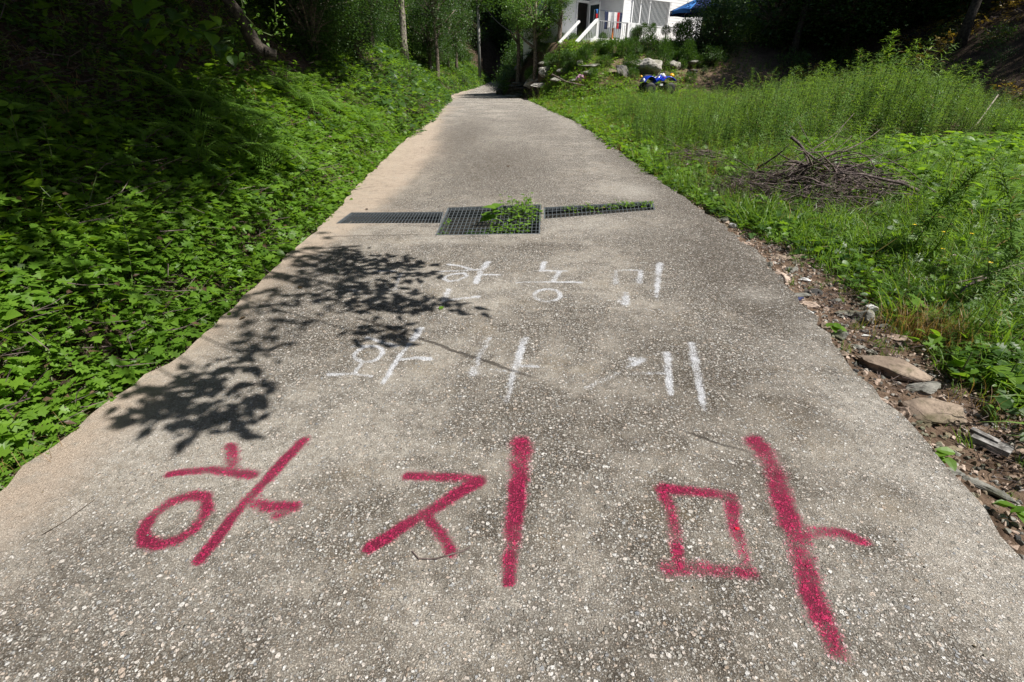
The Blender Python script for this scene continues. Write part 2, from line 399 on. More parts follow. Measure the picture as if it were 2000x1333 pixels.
    if paint:
        pa = attr('paint')
        a = math_(nt, 'ADD', pa, math_(nt, 'MULTIPLY', math_(nt, 'SUBTRACT', math_(nt, 'ADD', math_(nt, 'MULTIPLY', n_f, .7), math_(nt, 'MULTIPLY', n_s, .3)), .5), paint['grit']))
        a = math_(nt, 'ADD', a, math_(nt, 'MULTIPLY', masks, paint['peb']))
        a = math_(nt, 'ADD', a, math_(nt, 'MULTIPLY', math_(nt, 'SUBTRACT', noise(nt, pos, 17, 3, .6), .5), .9))
        a = mapr(nt, a, paint['a'], paint['b'])
        a = math_(nt, 'MULTIPLY', a, math_(nt, 'GREATER_THAN', pa, .03))
        pcol = mixc(nt, math_(nt, 'MAXIMUM', masks, math_(nt, 'MULTIPLY', fine, paint['fine'])), paint['lo'], paint['hi'])
        c = mixc(nt, math_(nt, 'MULTIPLY', a, paint['op']), c, pcol)
    L(c, p.inputs['Base Color'])
    p.inputs['Roughness'].default_value = .8; p.inputs['Specular IOR Level'].default_value = .3
    b = N(nt, 'ShaderNodeBump'); b.inputs['Distance'].default_value = .0055; b.inputs['Strength'].default_value = 1
    L(heights, b.inputs['Height']); L(b.outputs[0], p.inputs['Normal'])
m, nt, p = newmat('road_concrete'); road_nodes(nt, p); M['road'] = m
m, nt, p = newmat('red_spray_paint'); M['redpaint'] = m
road_nodes(nt, p, dict(grit=2.4, peb=.22, a=.18, b=.95, fine=.38, lo=(.085, .003, .020), hi=(.50, .006, .095), op=.95))
m, nt, p = newmat('white_spray_paint'); M['whitepaint'] = m
road_nodes(nt, p, dict(grit=3.0, peb=.30, a=.31, b=1.1, fine=.8, lo=(.40, .41, .45), hi=(.80, .82, .86), op=.9))

# ------------------------------------------------------------------ road surface fields
DB = [gp(*q) for q in [(870,200),(858,250),(848,300),(800,360),(700,445),(600,510),(480,600),(350,720),(230,850),(90,980),(0,1050)]]
DB = sorted([(b, a) for a, b in DB]); DBy = [q[0] for q in DB]; DBx = [q[1] for q in DB]
BL = []   # blobs: field, px centre -> ground, radii (m), strength
def blob(f, px, py, rx, ry, s): BL.append((f, *gp(px, py), rx, ry, s))
blob('dark', 1460, 560, .40, .9, 1.); blob('dark', 1280, 470, .5, 1.0, .5); blob('dark', 1430, 520, .42, 1.2, 1.); blob('dark', 1330, 400, .35, 1.2, .8); blob('dark', 1390, 455, .3, .8, .9); blob('dark', 1500, 610, .28, .5, .85)
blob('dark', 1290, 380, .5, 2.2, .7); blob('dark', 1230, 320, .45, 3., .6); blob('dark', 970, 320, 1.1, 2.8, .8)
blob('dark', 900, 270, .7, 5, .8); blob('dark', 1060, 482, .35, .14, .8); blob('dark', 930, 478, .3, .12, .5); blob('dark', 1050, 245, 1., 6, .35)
blob('dark', 1380, 760, .35, .35, .6); blob('dark', 1560, 800, .18, .2, .6); blob('dark', 1180, 820, .4, .22, .45); blob('dark', 1500, 930, .3, .16, .5)
blob('dark', 1000, 800, .5, .2, .35); blob('dark', 1300, 680, .4, .4, .45); blob('dark', 900, 1000, .3, .15, .3); blob('dark', 1420, 1180, .2, .12, .45); blob('dark', 200, 1060, .25, .08, .35); blob('dark', 1100, 640, .5, .3, .3); blob('dark', 560, 1260, .25, .12, .3); blob('dark', 1230, 1270, .3, .1, .35); blob('dark', 1760, 960, .1, .12, .5); blob('dark', 700, 640, .3, .35, .3)
blob('pale', 1480, 575, .16, .14, .7); blob('pale', 1560, 690, .2, .2, .5); blob('pale', 1700, 800, .18, .3, .85); blob('pale', 1850, 960, .16, .25, .9)
blob('pale', 1590, 640, .12, .12, .7); blob('pale', 1730, 900, .2, .14, .6); blob('pale', 1240, 372, .28, .5, .8); blob('pale', 1160, 440, .5, .4, .45)
blob('pale', 250, 860, .35, .5, .8); blob('pale', 480, 900, .3, .25, .5); blob('pale', 60, 1000, .4, .3, .6); blob('pale', 1080, 1180, .3, .12, .4); blob('pale', 380, 1200, .3, .1, .45); blob('pale', 1900, 1090, .15, .2, .8); blob('pale', 1950, 1200, .15, .2, .5); blob('pale', 700, 780, .6, .25, .3); blob('pale', 650, 880, .5, .2, .4); blob('pale', 300, 1130, .5, .15, .35); blob('pale', 1700, 1180, .3, .15, .4); blob('pale', 860, 470, .3, .08, .8)
blob('pale', 620, 455, .4, .25, .5); blob('pale', 1000, 560, .5, .3, .3)
def fields(x, y):
    out = {}
    wob = .09*fbm(x*2.2, y*2.2, 1.2)
    xb = np.interp(y, DBy, DBx)
    d = (xb-x)+wob
    out['dust'] = .82*sst(d, -.10, .12)+.15*sst(d, -.6, 0)
    for f in ('dark', 'pale'):
        v = np.zeros_like(x)
        for g, bx, by, rx, ry, s in BL:
            if g == f: v = np.maximum(v, s*np.exp(-(((x-bx)/rx)**2+((y-by)/ry)**2)*.9))
        out[f] = v
    out['dark'] = out['dark']*(1-out['dust'])
    # dark grime along the right edge further up
    dr = xr(y)-x
    out['dark'] = np.maximum(out['dark'], .75*sst(dr, .55, .1)*sst(y, 3.2, 5)*(1-sst(y, 10, 20)))
    return out
def setf(me, x, y, extra=None):
    f = fields(x, y)
    if extra: f.update(extra)
    for k, v in f.items():
        a = me.attributes.new(k, 'FLOAT', 'POINT'); a.data.foreach_set('value', v.astype(np.float32))

# road mesh (constrained triangulation with the three drain openings cut out)
def pip(x, y, poly):
    c = False; n = len(poly)
    for i in range(n):
        x1, y1 = poly[i]; x2, y2 = poly[(i+1) % n]
        if (y1 > y) != (y2 > y) and x < (x2-x1)*(y-y1)/(y2-y1)+x1: c = not c
    return c
ys = np.concatenate([np.arange(-6, 0, .5), np.arange(0, 9, .12), np.arange(9, 20, .3), np.arange(20, 90, 1.)])
_jr = random.Random(4)
def jit(y, s): return .008*math.sin(y*5.1+s)+.008*math.sin(y*17.7+s*2)+_jr.uniform(-.022, .022)
Ledge = [(float(xl(y))+jit(y, 1), y) for y in ys]; Redge = [(float(xr(y))+jit(y, 5)*1.3, y) for y in ys]
outer = Ledge+Redge[::-1]
pts = [Vector(p_) for p_ in outer]; edges = [(i, (i+1) % len(outer)) for i in range(len(outer))]
for g in (GRC, GRL, GRR):
    b = len(pts); pts += [Vector(q) for q in g]; edges += [(b+i, b+(i+1) % 4) for i in range(4)]
def inr(x, y, m=.06):
    if not (xl(y)+.09 < x < xr(y)-.09): return False
    return not any(inbox(x, y, g, m) for g in (GRC, GRL, GRR))
for y in ys:
    st = .12 if y < 9 else (.3 if y < 20 else .8)
    for x in np.arange(-4.5, 2.8, st):
        xx, yy = x+random.uniform(-.2, .2)*st, y+random.uniform(-.2, .2)*st
        if inr(xx, yy): pts.append(Vector((xx, yy)))
vo_, _, fo_, *_ = delaunay_2d_cdt(pts, edges, [], 0, 1e-5)
ff = []
for f in fo_:
    cx = sum(vo_[i].x for i in f)/3; cy = sum(vo_[i].y for i in f)/3
    if pip(cx, cy, outer) and not any(pip(cx, cy, g) for g in (GRC, GRL, GRR)): ff.append(f[:3])
V = np.array([(v.x, v.y, 0) for v in vo_]); nv = len(V)
# skirt down the edges
oi_ = {}
for i, v in enumerate(vo_): oi_[(round(v.x, 4), round(v.y, 4))] = i
sk = []; Vx = []
for loop, zz in ((outer, -.16), (GRC, -.12), (GRL, -.12), (GRR, -.12)):
    ids = [oi_.get((round(a, 4), round(b_, 4))) for a, b_ in loop]
    base = nv+len(Vx); Vx += [(a, b_, zz) for a, b_ in loop]; n = len(loop)
    for i in range(n):
        if ids[i] is not None and ids[(i+1) % n] is not None: sk.append((ids[i], ids[(i+1) % n], base+(i+1) % n, base+i))
V = np.vstack([V, np.array(Vx)])
me = mesh_np('road', V, [np.array(ff), np.array(sk)], [M['road']])
setf(me, V[:,0], V[:,1])
link('road', me, kind='structure')

# ground sheet
gx = np.unique(np.round(np.concatenate([np.arange(-90, -16, 4.), np.arange(-16, -6, .5), np.arange(-6, -2, .13), np.arange(-2, 1.8, .2), np.arange(1.8, 5.5, .09), np.arange(5.5, 16, .3), np.arange(16, 90, 3.)]), 3))
gy = np.unique(np.round(np.concatenate([np.arange(-12, 0, 1.), np.arange(0, 9, .12), np.arange(9, 18, .25), np.arange(18, 45, .5), np.arange(45, 150, 3.5)]), 3))
X, Y = np.meshgrid(gx, gy, indexing='ij'); Z = H(X, Y)
nx, ny = X.shape; idx = np.arange(nx*ny).reshape(nx, ny)
Q = np.stack([idx[:-1,:-1], idx[1:,:-1], idx[1:,1:], idx[:-1,1:]], -1).reshape(-1, 4)
link('ground', mesh_np('ground', np.stack([X, Y, Z], -1), [Q], [M['soil']], smooth=True), kind='structure')

# ------------------------------------------------------------------ painted writing on the road
def seg_dist(x, y, a, b):
    ax, ay = a; bx, by = b; dx, dy = bx-ax, by-ay; L2 = dx*dx+dy*dy+1e-9
    t = np.clip(((x-ax)*dx+(y-ay)*dy)/L2, 0, 1)
    return np.hypot(x-ax-t*dx, y-ay-t*dy), t
def paint(name, label, mat, strokes, res=.009, z=.0007, group=None):
    """strokes: (pixel points on the road, half width start, half width end, strength)"""
    S = [([gp(*q) for q in pts], w0, w1, s) for pts, w0, w1, s in strokes]
    ax = np.array([q for pts, *_ in S for q in pts]); m_ = .09
    xs = np.arange(ax[:,0].min()-m_, ax[:,0].max()+m_, res); ys_ = np.arange(ax[:,1].min()-m_, ax[:,1].max()+m_, res)
    X, Y = np.meshgrid(xs, ys_, indexing='ij'); v = np.zeros_like(X)
    wx = X+.002*np.sin(Y*41); wy = Y+.002*np.sin(X*37)
    for pts, w0, w1, s in S:
        n = len(pts)-1; L = 0
        for i in range(n):
            d, t = seg_dist(wx, wy, pts[i], pts[i+1]); w_ = w0+(w1-w0)*((i+t)/n)
            d = d+0*(t)
            vv = s*(1.03 if mat is WP else 1)*(1-sst(d/w_, .35, 2.1))*(1+.22*np.sin(X*9+Y*14+w0*900)); v = np.maximum(v, vv)
    keep = v > .03
    idx = -np.ones(X.shape, int)
    kf = keep[:-1,:-1] | keep[1:,:-1] | keep[1:,1:] | keep[:-1,1:]
    use = np.zeros_like(keep); use[:-1,:-1] |= kf; use[1:,:-1] |= kf; use[1:,1:] |= kf; use[:-1,1:] |= kf
    idx[use] = np.arange(use.sum())
    Q = np.stack([idx[:-1,:-1], idx[1:,:-1], idx[1:,1:], idx[:-1,1:]], -1)[kf]
    ux, uy = X[use], Y[use]
    me = mesh_np(name, np.stack([ux, uy, np.full(ux.shape, z)], -1), [Q], [mat])
    setf(me, ux, uy, {'paint': v[use]})
    return link(name, me, label=label, cat='painted letter', group=group)
def ell(cx, cy, rx, ry, rot=0, n=14):
    return [(cx+rx*math.cos(2*PI*i/n)*math.cos(rot)-ry*math.sin(2*PI*i/n)*math.sin(rot), cy+rx*math.cos(2*PI*i/n)*math.sin(rot)+ry*math.sin(2*PI*i/n)*math.cos(rot)) for i in range(n+1)]
RP, WP = M['redpaint'], M['whitepaint']
red_g = 'red sprayed syllables across the road'; wh_g = 'white sprayed syllables across the road'
paint('painted_letter', 'red sprayed syllable with a small tilted ring and a long slanting stroke', RP, [
    ([(449,872),(457,914)], .021, .025, .95), ([(330,927),(372,921),(412,918),(494,928)], .015, .022, 1.),
    ([(402,972),(404,1000),(382,1032),(346,1056),(310,1064),(282,1056),(280,1036),(302,1004),(334,982),(370,968),(402,972)], .019, .021, .95),
    ([(594,860),(560,894),(530,928),(497,962),(466,996),(428,1046),(390,1094)], .022, .018, 1.), ([(478,982),(530,990),(574,990)], .024, .022, .75), ([(545,1004),(560,1000)], .026, .02, .55)], group=red_g)
paint('painted_letter', 'red sprayed syllable of a bent arrow-like stroke beside a tall upright stroke', RP, [
    ([(796,930),(862,931),(936,938)], .019, .021, 1.), ([(936,938),(890,968),(830,1004),(722,1070)], .023, .019, 1.),
    ([(836,1010),(862,1046),(882,1080)], .018, .017, 1.), ([(1018,866),(1014,930),(1008,984),(1000,1060),(992,1136)], .036, .019, .92)], group=red_g)
paint('painted_letter', 'red sprayed syllable with a hollow rectangle and a long crossed stroke', RP, [
    ([(1292,955),(1350,960),(1427,970)], .022, .022, .72), ([(1427,970),(1435,1036),(1462,1120)], .022, .019, .66), ([(1292,955),(1315,1012),(1327,1105)], .022, .019, .72),
    ([(1306,1110),(1385,1111),(1466,1122)], .024, .020, .76), ([(1477,866),(1508,909),(1531,989),(1562,1070),(1581,1147),(1604,1210),(1635,1270)], .040, .026, .80),
    ([(1555,1045),(1600,1040),(1640,1040),(1687,1060)], .024, .018, .86)], group=red_g)
w1, w2 = .015, .014
paint('painted_letter', 'white sprayed syllable with a flat ring, touching the tip of the leaf shadow', WP, [
    ([(876,517),(900,520),(921,527)], w1, w2, .75), ([(857,531),(900,529),(935,527)], .012, w1, .75),
    ([(883,536),(906,534),(912,540),(898,547),(876,550),(867,546),(872,540),(883,536)], .015, .015, .85),
    ([(952,513),(940,530),(929,553)], .024, .02, .85), ([(936,537),(976,537)], .015, .012, .75), ([(876,566),(868,587)], .02, .02, .8), ([(868,587),(900,584),(933,580)], .014, .018, .8)], group=wh_g)
paint('painted_letter', 'white sprayed syllable of a stepped stroke over a ring, nearer the grate', WP, [
    ([(1063,513),(1058,529)], .02, .02, .85), ([(1058,529),(1106,530)], .016, .014, .75), ([(1092,532),(1081,549)], .02, .02, .8), ([(1009,552),(1070,551),(1134,552)], .010, .014, .75),
    (ell(1069, 577, 26, 12), .015, .015, .72)], group=wh_g)
paint('painted_letter', 'white sprayed syllable of an open box and thin upright below the weedy grate', WP, [
    ([(1204,528),(1252,528)], .013, .013, .6), ([(1252,528),(1248,553)], .016, .022, .65), ([(1204,530),(1202,554)], .014, .02, .5),
    ([(1288,515),(1285,545),(1282,580)], .026, .014, .75), ([(1223,572),(1222,594)], .02, .026, .7), ([(1210,588),(1224,594)], .02, .02, .5)], group=wh_g)
paint('painted_letter', 'faint white sprayed marks lying inside the dappled leaf shadow', WP, [
    ([(735,530),(773,530)], .014, .012, .62), ([(783,534),(773,561)], .016, .012, .5), ([(750,567),(777,565)], .016, .014, .5), ([(680,566),(700,569)], .018, .014, .5)], group=wh_g)
paint('painted_letter', 'white sprayed syllable with a ring on a foot, its slant crossing the joint', WP, [
    ([(716,660),(745,668),(772,677)], .012, .016, .75), ([(688,677),(731,675)], .009, .010, .65), (ell(720, 692, 28, 15, -.2), .012, .012, .85),
    ([(708,708),(698,722),(692,731)], .012, .012, .9), ([(642,732),(690,731),(724,735)], .014, .009, .85), ([(822,643),(806,664)], .022, .018, .9), ([(800,672),(777,701),(748,749)], .014, .012, .9),
    ([(781,702),(810,700),(838,701)], .010, .016, .8)], group=wh_g)
paint('painted_letter', 'white sprayed syllable of two uprights cut through by the road joint', WP, [
    ([(956,660),(940,690),(934,704)], .016, .016, .55), ([(934,704),(926,730)], .012, .026, .7), ([(1026,660),(1016,690),(1005,724)], .018, .02, .8), ([(1001,730),(998,755),(990,785)], .016, .013, .58),
    ([(1008,714),(1050,717)], .012, .012, .6), ([(955,722),(1000,728)], .010, .010, .4)], group=wh_g)
paint('painted_letter', 'white sprayed syllable with a bright corner blot and two uprights by the dark edge', WP, [
    ([(1234,702),(1256,702)], .022, .018, .85), ([(1250,704),(1238,712)], .02, .016, .8), ([(1236,714),(1190,738),(1145,758)], .012, .012, .36), ([(1237,730),(1301,730)], .012, .010, .55),
    ([(1303,692),(1306,730),(1309,770)], .022, .014, .82), ([(1351,672),(1356,700)], .018, .022, .78), ([(1356,700),(1364,740),(1375,800)], .022, .014, .74)], group=wh_g)

# ------------------------------------------------------------------ drain and grates
def drain(c, depth=.42):
    b = B(); cen = np.mean(c, axis=0); n = 4
    o = [tuple(np.array(q)+(np.array(q)-cen)/np.linalg.norm(np.array(q)-cen)*.05) for q in c]
    V = [(*q, -.02) for q in c]+[(*q, -depth) for q in c]
    b.add(V, Q=[(0,1,5,4),(1,2,6,5),(2,3,7,6),(3,0,4,7),(4,5,6,7)])
    return b
b = B()
for c_ in (GRC, GRL, GRR):
    q = drain(c_, .5 if c_ is GRC else .34); b.add(np.concatenate(q.V), Q=np.concatenate(q.Q))
link('drain_channel', b.mesh('drain_channel', [M['concrete']]), kind='structure')
def grate(label, c, nlong, ncross):
    cen = Vector((sum(q[0] for q in c)/4, sum(q[1] for q in c)/4, 0))
    e = empty('drain_grate', cen, label=label, cat='drain grate', group='steel grates across the road')
    A, Bq, Cq, D = [Vector((*q, 0))-cen for q in c]   # far-left, far-right, near-right, near-left
    def sh(v, u): return v+(u-v)*0
    b = B(); z = -.004; t = .018
    ins = .012
    def lerp2(s, t_): return (A.lerp(Bq, s)).lerp(D.lerp(Cq, s), t_)
    for a1, a2 in ((lerp2(.004,.02), lerp2(.996,.02)), (lerp2(.004,.98), lerp2(.996,.98)), (lerp2(.006,.02), lerp2(.006,.98)), (lerp2(.994,.02), lerp2(.994,.98))):
        b.bar(a1+Vector((0,0,z-.014)), a2+Vector((0,0,z-.014)), t, .03)
    link('frame', b.mesh('frame', [M['steel']]), e)
    for i in range(1, ncross):
        s = i/ncross; q = B(); q.bar(lerp2(s, .03)+Vector((0,0,z-.008)), lerp2(s, .97)+Vector((0,0,z-.008)), .005, .010)
        link('bar', q.mesh('bar', [M['steel']]), e)
    for i in range(1, nlong):
        s = .02+.96*i/nlong; q = B(); q.bar(lerp2(.008, s)+Vector((0,0,z-.005)), lerp2(.992, s)+Vector((0,0,z-.005)), .006, .008)
        link('cross_rod', q.mesh('cross_rod', [M['steel']]), e)
grate('large square steel grate with a leafy weed growing up through it', GRC, 10, 24)
grate('long narrow empty steel grate between the large grate and the ferny bank', GRL, 3, 31)
grate('long narrow steel grate with small weeds, reaching the dark road edge', GRR, 3, 27)

# ------------------------------------------------------------------ plant shapes
def rotm(az, pi_, ro):
    ca, sa = np.cos(az), np.sin(az); cp, sp = np.cos(pi_), np.sin(pi_); cr, sr = np.cos(ro), np.sin(ro)
    n = len(az); R = np.zeros((n, 3, 3))
    R[:,0,0] = ca*cp; R[:,1,0] = sa*cp; R[:,2,0] = sp
    # side
    sx, sy, sz = -sa, ca, np.zeros(n)
    ux, uy, uz = -ca*sp, -sa*sp, cp
    R[:,0,1] = sx*cr+ux*sr; R[:,1,1] = sy*cr+uy*sr; R[:,2,1] = sz*cr+uz*sr
    R[:,0,2] = -sx*sr+ux*cr; R[:,1,2] = -sy*sr+uy*cr; R[:,2,2] = -sz*sr+uz*cr
    return R
def poly_leaf(outline, droop=.12, fold=.12):
    """outline: right-half points (x,y) from base to tip; mirrored; midrib fan"""
    o = outline; V = [(0,0,0)]; nmid = len(o)
    mids = [(x, 0, -droop*x*x) for x, y in o]; Rr = [(x, y, fold*y*1.2-droop*x*x) for x, y in o]; Ll = [(x, -y, fold*y*1.2-droop*x*x) for x, y in o]
    V = [(0,0,0)]+mids+Rr+Ll+[(1,0,-droop)]
    n = len(o); T = []; tip = 1+3*n
    mid = lambda i: 1+i
    for base in (1+n, 1+2*n):
        a = [0]+[base+i for i in range(n)]+[tip]; b_ = [0]+[mid(i) for i in range(n)]+[tip]
        for i in range(n+1):
            q = [b_[i], b_[i+1], a[i+1], a[i]]
            if i == 0: t = [(0, b_[1], a[1])]
            elif i == n: t = [(b_[i], tip, a[i])]
            else: t = [(b_[i], b_[i+1], a[i+1]), (b_[i], a[i+1], a[i])]
            if base != 1+n: t = [tuple(reversed(x)) for x in t]
            T += t
    return np.array(V), np.array(T)
OV = poly_leaf([(.12,.16),(.38,.30),(.70,.20)])
OVS = poly_leaf([(.35,.27)], .2, .15)
HEART = poly_leaf([(-.10,.14),(-.06,.30),(.10,.41),(.32,.42),(.55,.33),(.75,.18),(.88,.08)], .22, .14)
LOB = poly_leaf([(.10,.10),(.16,.34),(.34,.14),(.46,.46),(.60,.16),(.78,.26),(.84,.08)], .12, .10)
NAR = poly_leaf([(.3,.065),(.7,.05)], .35, .1)
BLD = (np.array([(0,-.5,0),(0,.5,0),(.33,.42,.0),(.33,-.42,0),(.66,.3,-.0),(.66,-.3,0),(1,0,0)]), np.array([(0,3,1),(1,3,2),(3,5,2),(2,5,4),(5,6,4)]))
QL = (np.array([(0,0,0),(.45,.32,.06),(1,0,-.1),(.45,-.32,.06)]), np.array([(0,3,1),(1,3,2)]))
def leaves(b, tpl, pos, az, pi_, ro, size, m=0):
    V, T = tpl; n = len(pos); R = rotm(np.asarray(az), np.asarray(pi_), np.asarray(ro))
    W = np.einsum('nij,vj->nvi', R, V)*np.asarray(size)[:,None,None]+np.asarray(pos)[:,None,:]
    TT = T[None]+(np.arange(n)*len(V))[:,None,None]
    b.add(W.reshape(-1, 3), T=TT.reshape(-1, 3), m=m)
U = lambda a, b_, n: rng.uniform(a, b_, n)
def herb(name, tpl, n, rad, hgt, sz, mats, pitch=(-.35,.35), stems=3):
    b = B(); r = rad*np.sqrt(U(.02, 1, n)); a = U(0, 6.28, n)
    pos = np.stack([r*np.cos(a), r*np.sin(a), hgt*(1-.5*(r/rad)**2)*U(.45, 1.05, n)], -1)
    leaves(b, tpl, pos, a+U(-.9, .9, n), U(*pitch, n), U(-.4, .4, n), sz*U(.6, 1.2, n))
    for k in range(stems):
        i = rng.integers(n); q = pos[i]
        b.tube([(0,0,-.02), tuple(q*np.array([.4,.4,.6])), tuple(q)], [.003, .0025, .0015], 3, 1, False)
    return bpy.data.objects.new(name, b.mesh(name, mats))
def grass_mesh(name, n, hgt, rad, wd, mat, bend=1.0):
    b = B()
    for i in range(n):
        a = random.uniform(0, 6.28); L = hgt*random.uniform(.5, 1.1); lean = random.uniform(.15, .9)*bend
        x, y = random.gauss(0, rad*.4), random.gauss(0, rad*.4); pts = []; K = 5
        px_, pz = 0, 0; ang = PI/2-.2*lean; V = []
        for k in range(K):
            w_ = wd*(1-k/(K-1))**.7*.5+.0003
            c_, s_ = math.cos(a), math.sin(a)
            V.append((x+c_*px_-s_*w_, y+s_*px_+c_*w_, pz)); V.append((x+c_*px_+s_*w_, y+s_*px_-c_*w_, pz))
            px_ += math.cos(ang)*L/(K-1); pz += math.sin(ang)*L/(K-1); ang -= lean*.5
        b.add(V, Q=[(2*k, 2*k+1, 2*k+3, 2*k+2) for k in range(K-1)])
    return b.mesh(name, [mat])
def fern_mesh(name, nf=7, L=.55):
    b = B()
    for f in range(nf):
        a = 2*PI*f/nf+random.uniform(-.3, .3); l = L*random.uniform(.7, 1.1); ang = random.uniform(.7, 1.1); r = z = 0; pts = []; K = 22
        for k in range(K):
            pts.append((r, z, ang)); r += math.cos(ang)*l/K; z += math.sin(ang)*l/K; ang -= 1.5/K
        ca, sa = math.cos(a), math.sin(a)
        b.tube([(ca*p[0], sa*p[0], p[1]) for p in pts[::3]], [.003]*len(pts[::3]), 3, 0, False)
        P_, AZ, PI_, RO, SZ = [], [], [], [], []
        for k in range(3, K):
            r, z, an = pts[k]; env = math.sin(PI*min(1, (k-1)/(K-1))**.75)*.24*l+.006
            for sd in (-1, 1):
                az = a+sd*1.25; npn = max(3, int(env/.014))
                for j in range(npn):
                    t = (j+.5)/npn; q = (ca*r+math.cos(az)*env*t, sa*r+math.sin(az)*env*t, z-.25*env*t*t)
                    for s2 in (-1, 1):
                        P_.append(q); AZ.append(az+s2*1.1); PI_.append(-.15); RO.append(0); SZ.append(.020*(1-.6*t)+.003)
        V0 = np.array([(0,-.17,0),(0,.17,0),(1,0,-.05)]); T0 = np.array([(0,2,1)])
        leaves(b, (V0, T0), np.array(P_), np.array(AZ), np.array(PI_), np.array(RO), np.array(SZ))
    return b.mesh(name, [M['fern']])
def weed_mesh(name, hgt=1.0, n=80, leaf=.10, droop=True, mat='weed', lean=.12):
    b = B(); K = 10; pts = []; a = random.uniform(0, 6.28)
    for k in range(K+1):
        t = k/K; bend = lean*t*t*hgt+(.10*max(0, t-.85)*hgt*5*.3 if droop else 0)
        zz = hgt*t-(.5*max(0, t-.9)*hgt if droop else 0)
        pts.append(np.array([math.cos(a)*bend, math.sin(a)*bend, zz]))
    b.tube([tuple(p_) for p_ in pts], [.006*(1-.75*k/K)*max(.6, hgt) for k in range(K+1)], 4, 1, False)
    t = np.sort(U(.08, 1, n)); P3 = np.array(pts); i = np.minimum((t*K).astype(int), K-1); f_ = (t*K-i)[:,None]
    pos = P3[i]*(1-f_)+P3[i+1]*f_
    leaves(b, NAR, pos, np.arange(n)*2.4+U(-.3, .3, n), U(.1, .9, n)*np.where(t > .5, 1, .5), U(-.3, .3, n), leaf*U(.7, 1.15, n)*np.interp(t, [0, .3, .8, 1], [.8, 1, .8, .35])*hgt**.3)
    return b.mesh(name, [M[mat], M['stem']])
def crown_mesh(name, n, leaf, mat, ncl=60, sig=.17, seed=1, tpl=QL, flat=1.0, twigs=30):
    r_ = np.random.default_rng(seed); b = B()
    d = r_.normal(size=(ncl, 3)); d /= np.linalg.norm(d, axis=1)[:,None]; rr = r_.uniform(.25, .95, ncl)**.5*.85
    cl = d*rr[:,None]; k = r_.integers(0, ncl, n); sz = r_.uniform(.6, 1.3, ncl)
    pos = cl[k]+r_.normal(size=(n, 3))*(sig*sz[k])[:,None]*np.array([1, 1, .6])
    out = np.arctan2(pos[:,1], pos[:,0])
    leaves(b, tpl, pos, out+r_.uniform(-1.4, 1.4, n), r_.uniform(-.9, .5, n), r_.uniform(-.7, .7, n), leaf*r_.uniform(.6, 1.25, n))
    for i in range(twigs):
        q = cl[i % ncl]; b.tube([(0,0,-.5), tuple(q*.5+np.array([0,0,-.15])), tuple(q)], [.03, .018, .006], 4, 1, False)
    return b.mesh(name, [M[mat], M['bark']])

# ------------------------------------------------------------------ scattering
def scatter(name, protos, pts, scl, tilt=.2, rots=None):
    pts = np.asarray(pts, np.float32); n = len(pts)
    me = mesh_np(name, pts, []); 
    a = me.attributes.new('rot', 'FLOAT_VECTOR', 'POINT')
    r = rots if rots is not None else np.stack([rng.normal(0, tilt, n), rng.normal(0, tilt, n), U(0, 6.28, n)], -1)
    a.data.foreach_set('vector', r.astype(np.float32).ravel())
    a = me.attributes.new('scl', 'FLOAT', 'POINT'); a.data.foreach_set('value', np.broadcast_to(np.asarray(scl, np.float32), (n,)).copy())
    a = me.attributes.new('idx', 'INT', 'POINT'); a.data.foreach_set('value', rng.integers(0, len(protos), n).astype(np.int32))
    o = link(name, me, kind='stuff')
    ng = bpy.data.node_groups.new(name, 'GeometryNodeTree')
    ng.interface.new_socket('Geometry', in_out='INPUT', socket_type='NodeSocketGeometry'); ng.interface.new_socket('Geometry', in_out='OUTPUT', socket_type='NodeSocketGeometry')
    gi = ng.nodes.new('NodeGroupInput'); go = ng.nodes.new('NodeGroupOutput'); ip = ng.nodes.new('GeometryNodeInstanceOnPoints'); jn = ng.nodes.new('GeometryNodeJoinGeometry')
    for p_ in protos:
        oi = ng.nodes.new('GeometryNodeObjectInfo'); oi.inputs['Object'].default_value = p_; oi.inputs['As Instance'].default_value = True
        ng.links.new(oi.outputs['Geometry'], jn.inputs[0])
    def na(nm, t):
        q = ng.nodes.new('GeometryNodeInputNamedAttribute'); q.data_type = t; q.inputs[0].default_value = nm; return q.outputs[0]
    ng.links.new(gi.outputs[0], ip.inputs['Points']); ng.links.new(jn.outputs[0], ip.inputs['Instance']); ip.inputs['Pick Instance'].default_value = True
    ng.links.new(na('idx', 'INT'), ip.inputs['Instance Index']); ng.links.new(na('rot', 'FLOAT_VECTOR'), ip.inputs['Rotation']); ng.links.new(na('scl', 'FLOAT'), ip.inputs['Scale'])
    ng.links.new(ip.outputs[0], go.inputs[0])
    md = o.modifiers.new('scatter', 'NODES'); md.node_group = ng
    return o
def pr(name, me): return bpy.data.objects.new(name, me)
def onH(x, y, dz=0): return np.stack([x, y, H(x, y)+dz], -1)
def inview(x, y, z, m=140):
    X_ = x; D = y*CP-(z-CZ)*SP; Up = y*SP+(z-CZ)*CP
    return (D > .3) & (np.abs(X_/np.maximum(D, .01)*F) < 1000+m) & (Up/np.maximum(D, .01)*F < 667+m) & (Up/np.maximum(D, .01)*F > -667-m)

